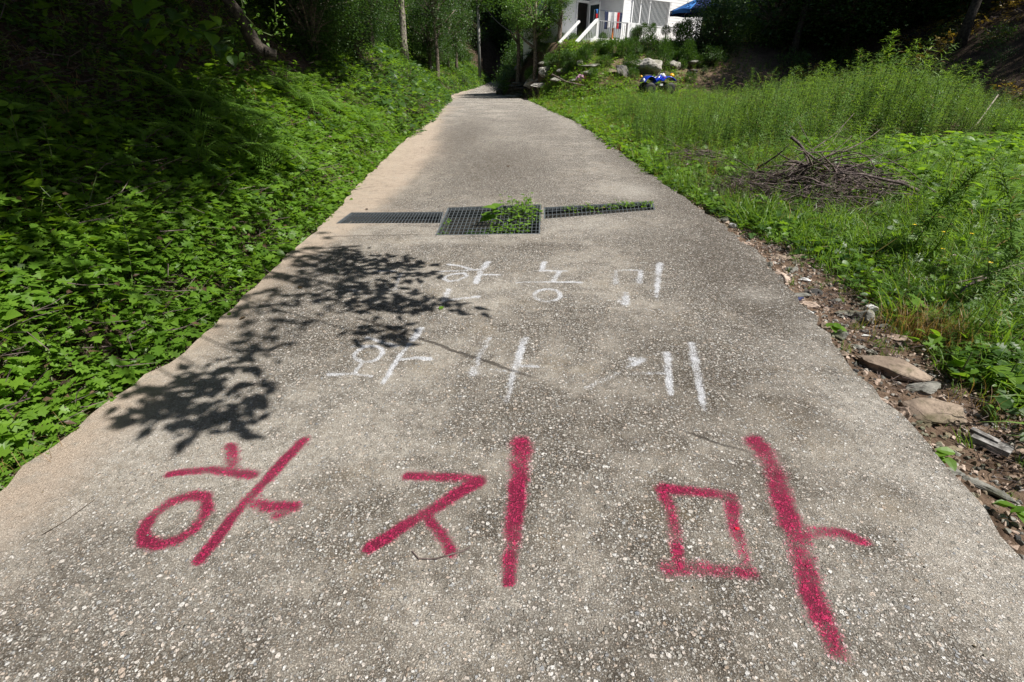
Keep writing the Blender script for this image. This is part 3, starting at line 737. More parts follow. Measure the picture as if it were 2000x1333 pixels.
ma, mb = [M['leaf_a'], M['stem']], [M['leaf_b'], M['stem']]
HB = [herb('herb_a', LOB, 9, .10, .10, .065, ma), herb('herb_b', OV, 11, .10, .09, .050, ma), herb('herb_c', LOB, 8, .12, .12, .080, ma), herb('herb_d', OV, 8, .09, .07, .042, ma), herb('herb_e', HEART, 6, .11, .10, .060, ma)]
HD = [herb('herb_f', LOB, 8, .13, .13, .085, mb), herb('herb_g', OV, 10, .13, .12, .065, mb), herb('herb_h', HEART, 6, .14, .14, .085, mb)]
GR = [pr('g%d' % i, grass_mesh('grass_tuft', 14, .15, .06, .006, M['grass'])) for i in range(3)]
DG = [pr('dg', grass_mesh('dry_tuft', 16, .30, .10, .005, M['drygrass'], 1.0))]
DGB = [pr('dgb', grass_mesh('dead_stems', 6, .34, .10, .005, M['drygrass'], 1.4))]
GRL_ = [pr('gl%d' % i, grass_mesh('grass_tuft_long', 14, .36, .08, .010, M['grass'], 1.3)) for i in range(3)]
WD = [pr('w%d' % i, weed_mesh('w', 1.0, 84, .10)) for i in range(4)]
WD2 = [pr('x%d' % i, weed_mesh('x', .55, 44, .075, True, 'grass')) for i in range(3)]
BN = [herb('bean_a', OV, 8, .16, .24, .13, [M['bean'], M['stem']], (-.5, .2)), herb('bean_b', OV, 9, .17, .26, .12, [M['bean'], M['stem']], (-.6, .1)), herb('bean_c', HEART, 6, .16, .25, .13, [M['bean'], M['stem']], (-.5, .2))]
def bush_proto(nm, mat, leaf, n, seed): return pr(nm, crown_mesh(nm, n, leaf, mat, 26, .2, seed, OVS, twigs=8))
BU = [bush_proto('bu1', 'leaf_b', .10, 900, 3), bush_proto('bu2', 'leaf_tree', .11, 900, 4), bush_proto('bu3', 'leaf_b', .13, 700, 5)]
def twig_proto(nm, mat):
    b = B()
    for i in range(4):
        a = random.uniform(0, 6.28); L = random.uniform(.1, .28); x, y = random.gauss(0, .08), random.gauss(0, .08)
        p1 = (x, y, .01); p2 = (x+math.cos(a)*L*.5, y+math.sin(a)*L*.5, random.uniform(.01, .04)); p3 = (x+math.cos(a+.3)*L, y+math.sin(a+.3)*L, random.uniform(0, .05))
        b.tube([p1, p2, p3], [.002, .0016, .0008], 3, 0, False)
    n = 5; a = U(0, 6.28, n)
    leaves(b, OVS, np.stack([rng.normal(0, .1, n), rng.normal(0, .1, n), U(.005, .03, n)], -1), a, U(-.3, .4, n), U(-.5, .5, n), U(.02, .04, n), 1)
    return pr(nm, b.mesh(nm, [mat, M['litterleaf']]))
TW = [twig_proto('tw%d' % i, M['twig']) for i in range(4)]

# left bank ground cover: along-road y, distance from the edge dl
def bank_pts(n, y0, y1, d0, d1, dp=1.0, yp=1.0):
    y = y0+(y1-y0)*U(0, 1, n)**yp; d = d0+(d1-d0)*U(0, 1, n)**dp; x = xl(y)-d
    return x, y, d
x, y, d = bank_pts(9500, .3, 14, .02, 1.75, 1.0, 1.25)
k = (fbm(x*2, y*2, 1)+.36-.35*d > rng.uniform(-.3, .1, len(x))) | (d < .42); x, y, d = x[k], y[k], d[k]
k = inview(x, y, H(x, y)); x, y, d = x[k], y[k], d[k]
s = U(.5, 1.4, len(x))*np.clip(.55+d*.8, .6, 1.1)*np.interp(y, [1, 6, 14], [.85, 1, 1.25])
scatter('bank_groundcover', HB, onH(x, y, .0), s, .28)
x, y, d = bank_pts(12000, .5, 16, 1.2, 8, .9, 1.1)
k = (fbm(x*1.6+3, y*1.6, 1) > rng.uniform(-.40, .15, len(x))); x, y = x[k], y[k]; k = inview(x, y, H(x, y)); x, y = x[k], y[k]
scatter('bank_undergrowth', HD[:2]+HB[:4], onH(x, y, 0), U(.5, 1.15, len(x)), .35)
q = rng.random(len(x)) < .10; scatter('bank_saplings', WD2, onH(x[q], y[q]), U(.4, 1.0, q.sum()), .45)
x, y, d = bank_pts(15000, 13, 75, .05, 12, 1.3, 1.2); k = inview(x, y, H(x, y)); x, y = x[k], y[k]
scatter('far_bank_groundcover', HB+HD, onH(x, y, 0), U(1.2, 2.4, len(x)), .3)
x, y, d = bank_pts(1100, 5, 75, 3.2, 18, 1.0, 1.0); k = inview(x, y, H(x, y)+.5) & (rng.random(len(x)) < np.interp(y, [5, 12], [.35, 1])); x, y = x[k], y[k]
scatter('slope_thicket', BU, onH(x, y, .2), U(.35, .9, len(x))*np.interp(y, [5, 12, 60], [.6, 1, 1.8]), .3)
x, y, d = bank_pts(5200, .4, 22, .22, 7, 1.2, 1.2); k = inview(x, y, H(x, y)); x, y = x[k], y[k]
scatter('bank_litter', TW, onH(x, y, .01), U(.7, 1.8, len(x)), .25)
x, y, d = bank_pts(420, 1, 12, .12, 1.6); k = fbm(x*3, y*3) > 0; x, y = x[k], y[k]
scatter('bank_grass', GR, onH(x, y), U(.6, 1.2, len(x)), .2)

x = U(-1, 10, 900); y = U(38, 80, 900); k = (x > xr(y)+.5) & ((y > 47) | (x < 2)); x, y = x[k], y[k]
scatter('far_bend_thicket', BU, onH(x, y, .2), U(.5, 1.6, len(x)), .3)
x = U(-3, 9, 3500); y = U(36, 78, 3500); k = (x > xr(y)+.1) & ((y > 47) | (x < 2)); x, y = x[k], y[k]
scatter('far_bend_grass', HB, onH(x, y), U(1.5, 3, len(x)), .3)
x, y, d = bank_pts(4200, .6, 14, .13, .8, 1.0, 1.2); k = inview(x, y, H(x, y)); x, y = x[k], y[k]
scatter('bank_edge_cover', HB, onH(x, y, .01), U(.7, 1.2, len(x)), .3)
def sap(nm, n, hgt):
    b = B(); t = U(.25, 1, n); a = np.arange(n)*2.4; b.tube([(0,0,-.02), (.02,0,hgt*.5), (.05,.02,hgt)], [.004, .003, .0015], 4, 1, False)
    leaves(b, OV, np.stack([t*t*.05+.0*a, t*.02, t*hgt], -1), a, U(-.1, .5, n), U(-.3, .3, n), U(.06, .11, n)*(1.1-.4*t)); return pr(nm, b.mesh(nm, ma))
SAP = [sap('sapling_a', 16, .36), sap('sapling_b', 22, .50), sap('sapling_c', 12, .28)]
x, y, d = bank_pts(900, 1.2, 16, .25, 4.5, 1.2, 1.1); k = inview(x, y, H(x, y)) & (fbm(x*2.3+1, y*2.3, 1) > 0); x, y = x[k], y[k]
scatter('bank_upright_stems', SAP, onH(x, y), U(.6, 1.2, len(x)), .3)
BG = [herb('big_leaf_a', HEART, 5, .13, .20, .13, ma), herb('big_leaf_b', LOB, 6, .15, .20, .15, ma), herb('tri_leaf', OV, 14, .16, .22, .09, mb)]
x, y, d = bank_pts(700, .8, 14, .35, 4.5, 1.1, 1.1); k = inview(x, y, H(x, y)); x, y = x[k], y[k]
scatter('bank_broad_leaves', BG, onH(x, y), U(.35, .8, len(x))*np.interp(y, [2, 8], [.8, 1.5]), .35)
x, y, d = bank_pts(260, 1.5, 14, .8, 5, 1., 1.1); k = inview(x, y, H(x, y)); x, y = x[k], y[k]
scatter('bank_dead_stems', DGB, onH(x, y), U(.5, 1.3, len(x)), .5)
# right side
def area(n, x0, x1, y0, y1):
    x = U(x0, x1, n); y = U(y0, y1, n); k = (x > xr(y)+.03); x, y = x[k], y[k]; k = inview(x, y, H(x, y)); return x[k], y[k]
PX, PY = 4.1, 6.75          # brush pile
def offpile(x, y, r=1.0): return ((((x-PX)/1.35)**2+((y-PY)/1.15)**2 > r) | (rng.random(np.shape(x)) < .34)) & ((((x-3.4)/.8)**2+((y-9.2)/1.5)**2 > r*.8) | (rng.random(np.shape(x)) < .45))
x, y = area(20000, 2, 9, 1.6, 9); dr = x-xr(y)
dens = sst(dr, np.interp(y, [2, 4, 5.5, 7], [.55, .5, .2, .0]), np.interp(y, [2, 4, 5.5, 7], [.95, .85, .45, .12]))
k = (rng.random(len(x)) < dens) & (offpile(x, y) | (rng.random(len(x)) < .10)); x, y = x[k], y[k]
q = rng.random(len(x)) < .33
pv = np.clip(.95+.75*fbm(x*1.3+5, y*1.3, 1.2), .45, 1.7)
scatter('verge_grass', GR+GRL_, onH(x[q], y[q]), U(.6, 1.25, q.sum())*pv[q], .3)
scatter('verge_herbs', HB+HD[:2], onH(x[~q], y[~q]), U(.7, 1.35, (~q).sum())*pv[~q], .3)
q = (rng.random(len(x)) < .06) & (x-xr(y) > .6); scatter('verge_weeds', WD2+WD[:2], onH(x[q], y[q]), U(.25, .75, q.sum()), .35)
x, y = area(2600, 1.8, 4, .7, 4.6); dr = x-xr(y); k = (rng.random(len(x)) < .35*sst(dr, .0, .9)); x, y = x[k], y[k]
scatter('sparse_verge_grass', GR, onH(x, y), U(.35, .8, len(x)), .25)
x, y = area(16000, 1, 8, 8, 30); dr = x-xr(y); k = (rng.random(len(x)) < 1-sst(dr, 1.5, 4.5)*.75) & offpile(x, y); x, y = x[k], y[k]
q = rng.random(len(x)) < .3
scatter('roadside_grass', GR+GRL_[:1]+DG, onH(x[q], y[q]), U(.7, 1.3, q.sum()), .25)
scatter('roadside_herbs', HB, onH(x[~q], y[~q]), U(1., 1.8, (~q).sum()), .3)
# bean patch
x, y = area(6000, 4.6, 17, 3.6, 15.5); k = (x > 5.1+.25*fbm(x, y)+np.maximum(0, 5.6-y)*.3) & (y < 10.3+.27*(x-6)+.8*sst(x, 11, 14)*4) & offpile(x, y, 1.25); x, y = x[k], y[k]
scatter('bean_patch', BN, onH(x, y), U(.9, 1.5, len(x)), .2)
# weed field
x, y = area(10500, 1.5, 17, 10, 25); dr = x-xr(y)
edge = 10.3+.22*np.maximum(x-5, 0); k = (y > edge) & (dr > .5+rng.random(len(x))*1.2) & (rng.random(len(x)) < np.interp(y, [10, 15, 25], [.75, .75, .5])*np.interp(x, [2, 6, 9], [.95, 1, 1])) & (y < np.interp(x, [2, 6, 17], [24, 22.5, 20])); x, y = x[k], y[k]
hh = np.interp(x-(y-14)*.25, [1, 3, 5, 8, 14], [.28, .4, .85, 1.5, 1.7])*np.interp(y, [11, 14, 19, 22, 24], [.85, 1.05, .8, .35, .25])
apx = 1000+1090*x/y; ztop = 1.5+(134-np.interp(apx, [1000,1150,1280,1350,1450,1550,1650,1720,1800,1880,1950,2050], [190,180,172,168,162,150,140,118,120,132,160,190]))*y/1090
k = fbm(x*2.1, y*2.1, 1.3) > rng.uniform(-1.1, .1, len(x)); x, y, ztop = x[k], y[k], ztop[k]
x = np.append(x, U(5.0, 6.9, 60)); y = np.append(y, U(19.6, 21.4, 60)); ztop = np.append(ztop, H(x[-60:], y[-60:])+U(.3, .6, 60))
hh = np.clip((ztop-H(x, y)), .25, 2.2)*np.clip(.92+.45*fbm(x*1.7+9, y*1.7, 1.1), .55, 1.2)
scatter('tall_weeds', WD, onH(x, y), hh*np.clip(rng.normal(.84, .2, len(x)), .35, 1.25), .15)
x, y = area(3200, 2.6, 8, 6.5, 13); k = offpile(x, y, 1.1) & (x-xr(y) > .5) & (x < 5.6+.1*y); x, y = x[k], y[k]
k = rng.random(len(x)) < .5; scatter('mixed_weeds', WD2+DG+WD[:1], onH(x[k], y[k]), U(.5, 1.1, k.sum()), .25)
# terrace cover and scrub
x, y = area(5200, 0, 14, 23, 36); dr = x-xr(y); k = (rng.random(len(x)) < .62) & ((y < 33) | (x < 4)) & (fbm(x*1.5, y*1.5) > -.25); x, y = x[k], y[k]; q = rng.random(len(x)) < .78
scatter('terrace_grass', GR+WD2+DG, onH(x[q], y[q]), U(.6, 1.3, q.sum()), .25)
scatter('terrace_herbs', HB+HD, onH(x[~q], y[~q]), U(.8, 1.6, (~q).sum()), .3)
x, y = area(3000, 7, 40, 18, 60); k = ((x > 13) | (y > 30)) & (rng.random(len(x)) < .35) & ~((x > 2) & (x < 15) & (y > 30) & (y < 46)); x, y = x[k], y[k]
scatter('hillside_thicket', BU, onH(x, y, .1), U(.3, .9, len(x)), .3)
YL = [herb('yl', OVS, 14, .16, .06, .06, [M['yellowleaf'], M['twig']])]
x = U(13, 24, 5200); y = U(10, 26, 5200); k = inview(x, y, H(x, y)) & (H(x, y) > .5) & (fbm(x, y) > -.1); x, y = x[k], y[k]
scatter('yellowed_hillside_litter', YL+TW[:1], onH(x, y), U(1.2, 3.2, len(x)), .4)
x, y = area(4200, 1.8, 7, .7, 9); k = (rng.random(len(x)) < .85) & (x-xr(y) > .2); x, y = x[k], y[k]
scatter('verge_litter', TW, onH(x, y, .01), U(.5, 1.2, len(x)), .2)

# ------------------------------------------------------------------ rocks
def rock_mesh(name, seed, mat, sub=2, rough=.09, npt=16):
    r_ = np.random.default_rng(seed); bm = bmesh.new()
    d = r_.normal(size=(npt, 3)); d /= np.linalg.norm(d, axis=1)[:,None]; d *= r_.uniform(.8, 1.1, npt)[:,None]
    for q in d: bm.verts.new(q*.5)
    bmesh.ops.convex_hull(bm, input=bm.verts); bmesh.ops.delete(bm, geom=[v for v in bm.verts if not v.link_faces], context='VERTS')
    bmesh.ops.bevel(bm, geom=list(bm.edges), offset=.03, segments=1, affect='EDGES')
    bmesh.ops.triangulate(bm, faces=bm.faces)
    for _ in range(sub): bmesh.ops.subdivide_edges(bm, edges=bm.edges, cuts=1, use_grid_fill=True)
    off = Vector((seed*3.1, 0, 0))
    for v in bm.verts:
        n = mnoise.fractal(v.co*3+off, 1., 2., 4); v.co += v.co.normalized()*n*rough
    me = bpy.data.meshes.new(name); bm.to_mesh(me); bm.free(); me.materials.append(mat)
    for p_ in me.polygons: p_.use_smooth = False
    return me
RK = {k_: [rock_mesh('stone', 11+i+j*7, M[k_]) for i in range(3)] for j, k_ in enumerate(['st_brown', 'st_pink', 'st_grey', 'st_white', 'st_dark', 'st_pale'])}
def stone(px, py, w_, h_, mat, label, group=None, thick=.5, name='stone', rz=None, cat='stone', sink=.25):
    g = G(px, py); m_ = mpp(g); sx = w_*m_; vis = h_*m_
    ang = math.atan2(CZ-g.z, g.y); sy = max(vis/max(.25, math.sin(ang)+.35), sx*.35); sy = min(sy, sx*1.25)
    sz = min(max(vis*.6, sx*.18), sx*thick+.02)
    if h_ > w_*.7: sz = vis*.9
    me = random.choice(RK[mat])
    return link(name, me, loc=(g.x, g.y, g.z+sz*(.5-sink)), label=label, cat=cat, group=group), sx, sy, sz
def put(*a, rz=None, **k):
    o, sx, sy, sz = stone(*a, **k); k_ = 1.35 if k.get('name') == 'boulder' else 1.12; o.scale = (sx*k_, sy*k_, sz*k_); o.rotation_euler = (random.uniform(-.1, .1), random.uniform(-.1, .1), random.uniform(-.3, .3) if rz is None else rz)
    return o
vg = 'stones along the broken road edge'
put(1738, 730, 150, 60, 'st_brown', 'broad flat brown slab, largest on the verge, notched along its near side', group=vg, thick=.3, rz=-.35)
put(1828, 815, 118, 80, 'st_brown', 'large mossy brown boulder half sunk among dead grass by the road', group=vg, thick=.45)
put(1803, 762, 70, 34, 'st_grey', 'flat grey stone wedged between the notched slab and the mossy boulder', group=vg, thick=.3)
put(1685, 628, 38, 34, 'st_grey', 'rounded grey stone with a white cap beside the dry grass tuft', group=vg); 
put(1696, 618, 24, 18, 'st_white', 'bright white lump resting on the rounded grey stone', group=vg, thick=.6, sink=-.5)
put(1759, 664, 48, 22, 'st_pink', 'pale oblong stone lying below the dry grass tuft', group=vg, thick=.35, rz=-.5)
put(1711, 784, 34, 18, 'st_pink', 'thin pale pink flake lying on the concrete edge', group=vg, thick=.15, rz=-.6, sink=0)
put(1761, 812, 34, 30, 'st_pink', 'pinkish chip standing between the concrete and the mossy boulder', group=vg, rz=-.6)
put(1690, 657, 17, 9, 'st_white', 'small flat white stone below the white-capped one', group=vg, thick=.3)
put(1578, 612, 20, 11, 'st_white', 'small white stone tight against the concrete edge', group=vg, thick=.4)
put(1655, 615, 44, 22, 'st_grey', 'flat grey brown stone leaning on the white-capped one', group=vg, thick=.3)
put(1675, 680, 30, 14, 'st_grey', 'thin dark grey stone above the notched slab', group=vg, thick=.3)
put(1637, 660, 26, 26, 'st_grey', 'mossy grey stone touching the concrete by a yellow leaf', group=vg)
put(1583, 598, 44, 20, 'st_pink', 'pale tan stone with a flat top next to a blue scrap', group=vg, thick=.3)
put(1522, 548, 36, 26, 'st_pink', 'tan stone with slanted face first in the cluster above the blue scrap', group=vg)
put(1570, 549, 22, 14, 'st_white', 'pale grey stone in the middle of the cluster above the blue scrap', group=vg)
put(1563, 579, 40, 16, 'st_grey', 'hollow-sided grey slab just above the blue scrap', group=vg, thick=.4)
put(1588, 574, 36, 24, 'st_dark', 'dark triangular slab standing on edge behind the hollow slab', group=vg, thick=.9)
put(1545, 530, 26, 18, 'st_grey', 'grey stone with a blade of grass bent across it', group=vg)
put(1558, 506, 46, 18, 'st_brown', 'brown stone half hidden in the grass fringe', group=vg, thick=.3)
put(1520, 505, 34, 16, 'st_brown', 'crumbling brown stone under yellowed grass blades', group=vg, thick=.3)
put(1429, 445, 16, 18, 'st_white', 'chalk white stone at the far end of the stony edge', group=vg)
put(1416, 432, 30, 18, 'st_grey', 'mossy grey stone beside the chalk white one', group=vg)
put(1460, 478, 30, 10, 'st_pink', 'small flat pale stone past the chalk white one', group=vg, thick=.3)
put(1725, 640, 28, 16, 'st_grey', 'smooth grey stone at the foot of the dry grass tuft', group=vg)
put(1610, 640, 22, 16, 'st_brown', 'small brown stone beside the tan flat-topped one', group=vg)
put(1630, 590, 26, 14, 'st_grey', 'dull grey stone uphill of the tan flat-topped one', group=vg)
put(1860, 880, 40, 14, 'st_brown', 'reddish brown shard below the mossy boulder', group=vg, thick=.3)
put(1985, 885, 36, 26, 'st_pink', 'tan stone next to the weathered plank', group=vg)
put(1855, 922, 34, 22, 'st_grey', 'grey stone shaded by a small leafy sprout', group=vg)
put(1920, 955, 95, 18, 'st_grey', 'long narrow grey green stone lying along the concrete edge', group=vg, thick=.2, rz=-.95)
put(1905, 985, 30, 16, 'st_brown', 'ochre stone between the long narrow stone and the road', group=vg)
for q in [(1500,520),(1480,500),(1602,560),(1618,606),(1650,640),(1700,690),(1778,790),(1800,850),(1905,925),(1950,1010),(1975,1040),(1600,520),(1640,560),(1760,700),(1850,850)]+[(1395+k*11+random.uniform(-8, 20), 432+k*12.6+random.uniform(-8, 8)) for k in range(46)]:
    put(q[0]+random.uniform(-6, 6), q[1], random.uniform(10, 20), random.uniform(8, 13), random.choice(['st_brown', 'st_grey', 'st_pink']), 'small loose stone in the soil between the larger verge stones', group='small loose verge stones')
# small gravel
gv = [pr('gv%d' % i, rock_mesh('gravel', 80+i, M[k_], 0, .05, 10)) for i, k_ in enumerate(['st_brown', 'st_grey', 'st_pink', 'st_grey', 'st_brown', 'st_pink', 'st_brown', 'st_pale', 'st_pink', 'st_dark'])]
x, y = area(14000, 1.7, 4.4, .6, 6.5); dr = x-xr(y); k = rng.random(len(x)) < 1-sst(dr, .35, 1.3); x, y = x[k], y[k]
scatter('verge_gravel', gv, onH(x, y, .003), U(.008, .035, len(x))*1.2, .5)
y = U(.8, 14, 2400); x = xl(y)-U(-.03, .22, 2400); scatter('bank_foot_gravel', gv, onH(x, y, .002), U(.006, .024, 2400), .5)
y = U(.7, 6, 900); x = U(-2.1, 2.2, 900); k = (x > xl(y)+.05) & (x < xr(y)-.05) & (inbox(x, y, GRC, .05) | inbox(x, y, GRL, .05) | inbox(x, y, GRR, .05) == False); x, y = x[k], y[k]
scatter('road_grit', gv, np.stack([x, y, np.full(len(x), .002)], -1), U(.004, .011, len(x)), .5)
# painted pebble and scraps
g = gp(1440, 1034); o = link('painted_pebble', RK['st_brown'][0].copy(), loc=(*g, .004), label='small stone covered in bright red paint on the rectangle letter', cat='pebble'); o.data.materials[0] = plain('glossy_red_paint', (.6, .01, .04), .3, .1); o.scale = (.022, .014, .012)
b = B(); b.box((0,0,0), (.05, .03, .012)); b.box((.03,.01,.004), (.04, .02, .008)); g = G(1556, 589)
o = link('blue_scrap', b.mesh('blue_scrap', [plain('blue_scrap', (.06, .07, .16), .4)]), loc=g+Vector((0,0,.02)), label='small crumpled dark blue scrap stuck under the verge stones', cat='litter')

# boulders on the terrace
bg_ = 'boulders set in the garden slope'
for q in [(1040,166,34,26,'st_pale','pale pointed boulder on top of the dark ledge at the road bend',.95),
          (1060,170,34,13,'st_pale','long pale sloping rock running down beside the pointed boulder',.5),
          (1067,148,28,20,'st_pale','square-topped boulder with a bright upper edge near a dark round bush',.8),
          (1096,142,20,14,'st_grey','grey boulder between the square-topped one and the stick',.8),
          (1092,160,28,17,'st_pale','broad grey boulder above the fallen stick',.7),
          (1154,131,30,11,'st_grey','low twin-lobed boulder under the round dark shrub',.6),
          (1134,127,14,11,'st_pale','small pale boulder left of the twin-lobed one',.8),
          (1060,127,18,12,'st_grey','grey boulder in front of the glossy-leaved shrub',.8),
          (1016,136,20,15,'st_grey','upright grey boulder near the signpost foot',.9),
          (1149,148,16,15,'st_grey','bluish boulder behind the pink bag',.9),
          (1214,152,24,32,'st_dark','dark leaning boulder behind the quad bike',.9),
          (1265,145,38,36,'st_pale','largest boulder, tall grey face behind the quad bike',.95),
          (1235,132,26,20,'st_grey','weathered boulder joined to the largest one',.8),
          (1314,134,24,18,'st_pale','pale boulder under the slim dark conifer',.8),
          (1311,112,18,14,'st_brown','brown boulder high on the slope by the tall conifer',.8),
          (1350,128,36,14,'st_grey','flat-topped boulder at the forest edge',.6),
          (1352,143,20,13,'st_dark','dark boulder below the flat-topped one',.8),
          (1191,142,22,12,'st_brown','brownish boulder half covered by grass in mid slope',.7),
          (1120,160,18,10,'st_grey','low boulder beside the pink bag',.7)]:
    put(*q[:5], q[5], group=bg_, thick=q[6], name='boulder', cat='boulder', sink=.2)
# layered ledge at the bend
g = G(1010, 190)+Vector((-.05, -.35, 0)); e = empty('rock_ledge', g, label='dark layered rock ledge at the bend in the road', cat='rock ledge')
m_ = mpp(g)
for i in range(9):
    me = RK['st_dark' if i % 3 else 'st_grey'][i % 3]; o = link('slab', me, e, (random.uniform(-.45, .45)+(.1 if i % 2 else -.1), .25+random.uniform(-.2, .3), .05+i*.085)); o.scale = (random.uniform(1.3, 2.1)*(1-i*.04), 1.2, .19); o.rotation_euler = (random.uniform(-.05, .05), random.uniform(-.1, .1), random.uniform(-.3, .3))
put(975, 190, 12, 20, 'st_dark', 'upright brown block at the inner corner of the bend', group=bg_, name='boulder', cat='boulder', thick=1.4, sink=.1)

# ------------------------------------------------------------------ trees
CR = {'D': [crown_mesh('crown', 17000, .052, 'leaf_tree', 80, .17, 61+i) for i in range(2)], 'A': [crown_mesh('crown', 13000, .034, 'leaf_tree', 70, .16, 21+i) for i in range(2)],
      'B': [crown_mesh('crown', 7000, .055, 'leaf_tree', 46, .18, 31+i) for i in range(3)],
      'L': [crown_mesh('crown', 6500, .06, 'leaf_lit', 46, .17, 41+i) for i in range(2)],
      'S': [crown_mesh('crown', 1500, .105, 'leaf_b', 24, .2, 51+i, OVS) for i in range(2)]}
def trunk(b, base, top, r0, r1, limbs=4, K=8, wob=.04):
    base, top = Vector(base), Vector(top); Ht = (top-base).length; pts = []; rad = []
    for k in range(K+1):
        t = k/K; q = base.lerp(top, t)+Vector((math.sin(t*5+base.x), math.cos(t*4+base.y), 0))*wob*Ht*.3*(t*(1-t)*4)
        pts.append(q); rad.append(r0*(1-t)+r1*t+(.35*r0 if k == 0 else 0))
    b.tube(pts, rad, 9, 0)
    for i in range(limbs):
        t = random.uniform(.45, .95); q = pts[int(t*K)]; a = random.uniform(0, 6.28); L = Ht*random.uniform(.15, .35)
        mid = q+Vector((math.cos(a)*L*.5, math.sin(a)*L*.5, L*.3)); end = q+Vector((math.cos(a)*L, math.sin(a)*L, L*.75))
        b.tube([q, mid, end], [r1*1.1+r0*.12, r1*.8, r1*.3], 6, 0)
def tree(x, y, Ht, crowns, label, kind='B', r=.14, group=None, mat='bark', lean=(0, 0), cat='tree', limbs=4, z=None, name='broadleaf_tree'):
    z = h(x, y)-.1 if z is None else z
    e = empty(name, (x, y, z), label=label, cat=cat, group=group)
    b = B(); trunk(b, (0,0,0), (lean[0], lean[1], Ht), r, r*.45, limbs)
    link('trunk', b.mesh('trunk', [M[mat]], True), e)
    for (cx, cy, cz, rx, ry, rz) in crowns:
        o = link('crown', random.choice(CR[kind]), e, (cx, cy, cz)); o.scale = (rx, ry, rz); o.rotation_euler = (0, 0, random.uniform(0, 6.28))
        if max(rx, ry)/min(rx, ry) > 1.15: o.rotation_euler = (0, 0, 0)
    return e
# canopy over the left bank: trunks up the slope, crowns above the view, stacked and spread to shade it
cg = 'trees on the left bank arching towards the road'
for i, (tx, ty, Ht, cxw, reach) in enumerate([(-9.2, 4.0, 6.0, -2.3, 3.7), (-9.8, 8.4, 6.5, -4.0, 3.7), (-9.0, 12.0, 7.0, -4.2, 3.9), (-9.4, 17.5, 8.0, -5.0, 4.1), (-8.8, -1.5, 6.0, -4.6, 3.7), (-10.5, 5.4, 6.5, -4.0, 3.6), (-10.2, 10, 6.5, -6.2, 3.8)]):
    z0 = h(tx, ty)
    tree(tx, ty, Ht, [(cxw-tx+.5, -1.1, 7.6-z0, reach, 3.0, 1.3), (cxw-tx+.4, -.9, 8.8-z0, reach, 3.3, 1.5), (cxw-tx-2.1, -.4, 9.6-z0, 3.6, 3.2, 1.8), (cxw-tx-2.9, -1.6, 8.2-z0, 3.4, 3.2, 1.6)], 'leafy broadleaf tree rooted high on the shaded bank, crown reaching over it', 'D', .2, cg, lean=(2.2, .2), limbs=5)
# the tree whose branches shade the road: clusters lie on the sun rays above the shadow
tz = h(-5.6, 5.2)
e = empty('overhanging_tree', (-5.6, 5.2, tz-.1), label='tree leaning from the bank whose branch throws the leaf shadow on the concrete', cat='tree')
b = B(); trunk(b, (0,0,0), (1.6, -.3, 3.4), .16, .07, 2)
SH = [(640,500,.30,.9),(700,495,.2,.55),(690,520,.22,.8),(760,515,.22,.8),(820,522,.15,.6),(800,540,.15,.5),(640,540,.3,.8),(700,565,.24,.7),(760,580,.2,.8),(800,600,.15,.6),(850,590,.13,.55),(895,604,.08,.3),(600,600,.24,.45),(730,605,.13,.6),(720,655,.13,.7),(765,665,.1,.6),(785,640,.08,.5),
      (520,590,.24,.45),(470,620,.2,.4),(560,640,.16,.35),(500,665,.16,.55),(490,700,.12,.6),(480,740,.09,.5),(420,735,.12,.65),(405,780,.11,.8),(395,825,.10,.8),(385,850,.06,.5),(475,790,.10,.8),(460,830,.07,.4),(500,775,.06,.4),(350,745,.10,.5),(300,770,.10,.5),(320,790,.11,.7),(270,800,.09,.5),(290,820,.05,.4),(330,815,.07,.5),(580,500,.2,.5),(560,540,.2,.4)]
bl = B(); attach = Vector((1.3, -.3, 2.9)); base = Vector((-5.6, 5.2, tz-.1))
for i, (px, py, rr, dn) in enumerate(SH):
    gx_, gy_ = gp(px, py); t = (6.4 if px < 650 and py < 700 else 3.9)+random.uniform(-.15, .15); c_ = Vector((gx_, gy_, 0))+SUN*t-base
    n = int(1500*rr*rr*dn/.03)//10+8
    n = int(rr*rr*PI*dn*(300 if px < 650 and py < 700 else 400))+6
    a = U(0, 6.28, n); r_ = rr*np.sqrt(U(0, 1, n)); px3 = np.stack([c_.x+r_*np.cos(a), c_.y+r_*np.sin(a), c_.z+rng.normal(0, .10, n)], -1)
    leaves(bl, OVS, px3, U(0, 6.28, n), U(-.5, .3, n), U(-.5, .5, n), U(.08, .15, n))
    if i in (0, 7, 10, 14, 17, 21, 23, 26, 30, 32, 4):
        mid = attach.lerp(c_, .5)+Vector((0, 0, .25)); b.tube([attach, mid, c_], [.03, .018, .006], 5, 0, False)
link('trunk', b.mesh('trunk', [M['bark']], True), e); link('crown', bl.mesh('crown', [M['leaf_tree']]), e)

# pale vine-clad trunk on the left bank
g = G(791, 122)
e = tree(g.x, g.y, 9, [(.2, .5, 7.2, 2.6, 2.6, 2.0)], 'pale trunk wrapped in creeper rising from the left bank', 'B', .19, mat='barkpale', limbs=2, name='creeper_clad_tree')
n = 1500; a = U(0, 6.28, n); zz = U(0, 6, n); k = rng.random(n) < .5+.5*np.sin(zz*3+a); a, zz = a[k], zz[k]; b = B()
leaves(b, OVS, np.stack([np.cos(a)*U(.18, .5, len(a))-.12, np.sin(a)*.3, zz], -1), a, U(-1, .2, len(a)), U(-.4, .4, len(a)), U(.07, .14, len(a)))
link('creeper', b.mesh('creeper', [M['leaf_a']]), e)
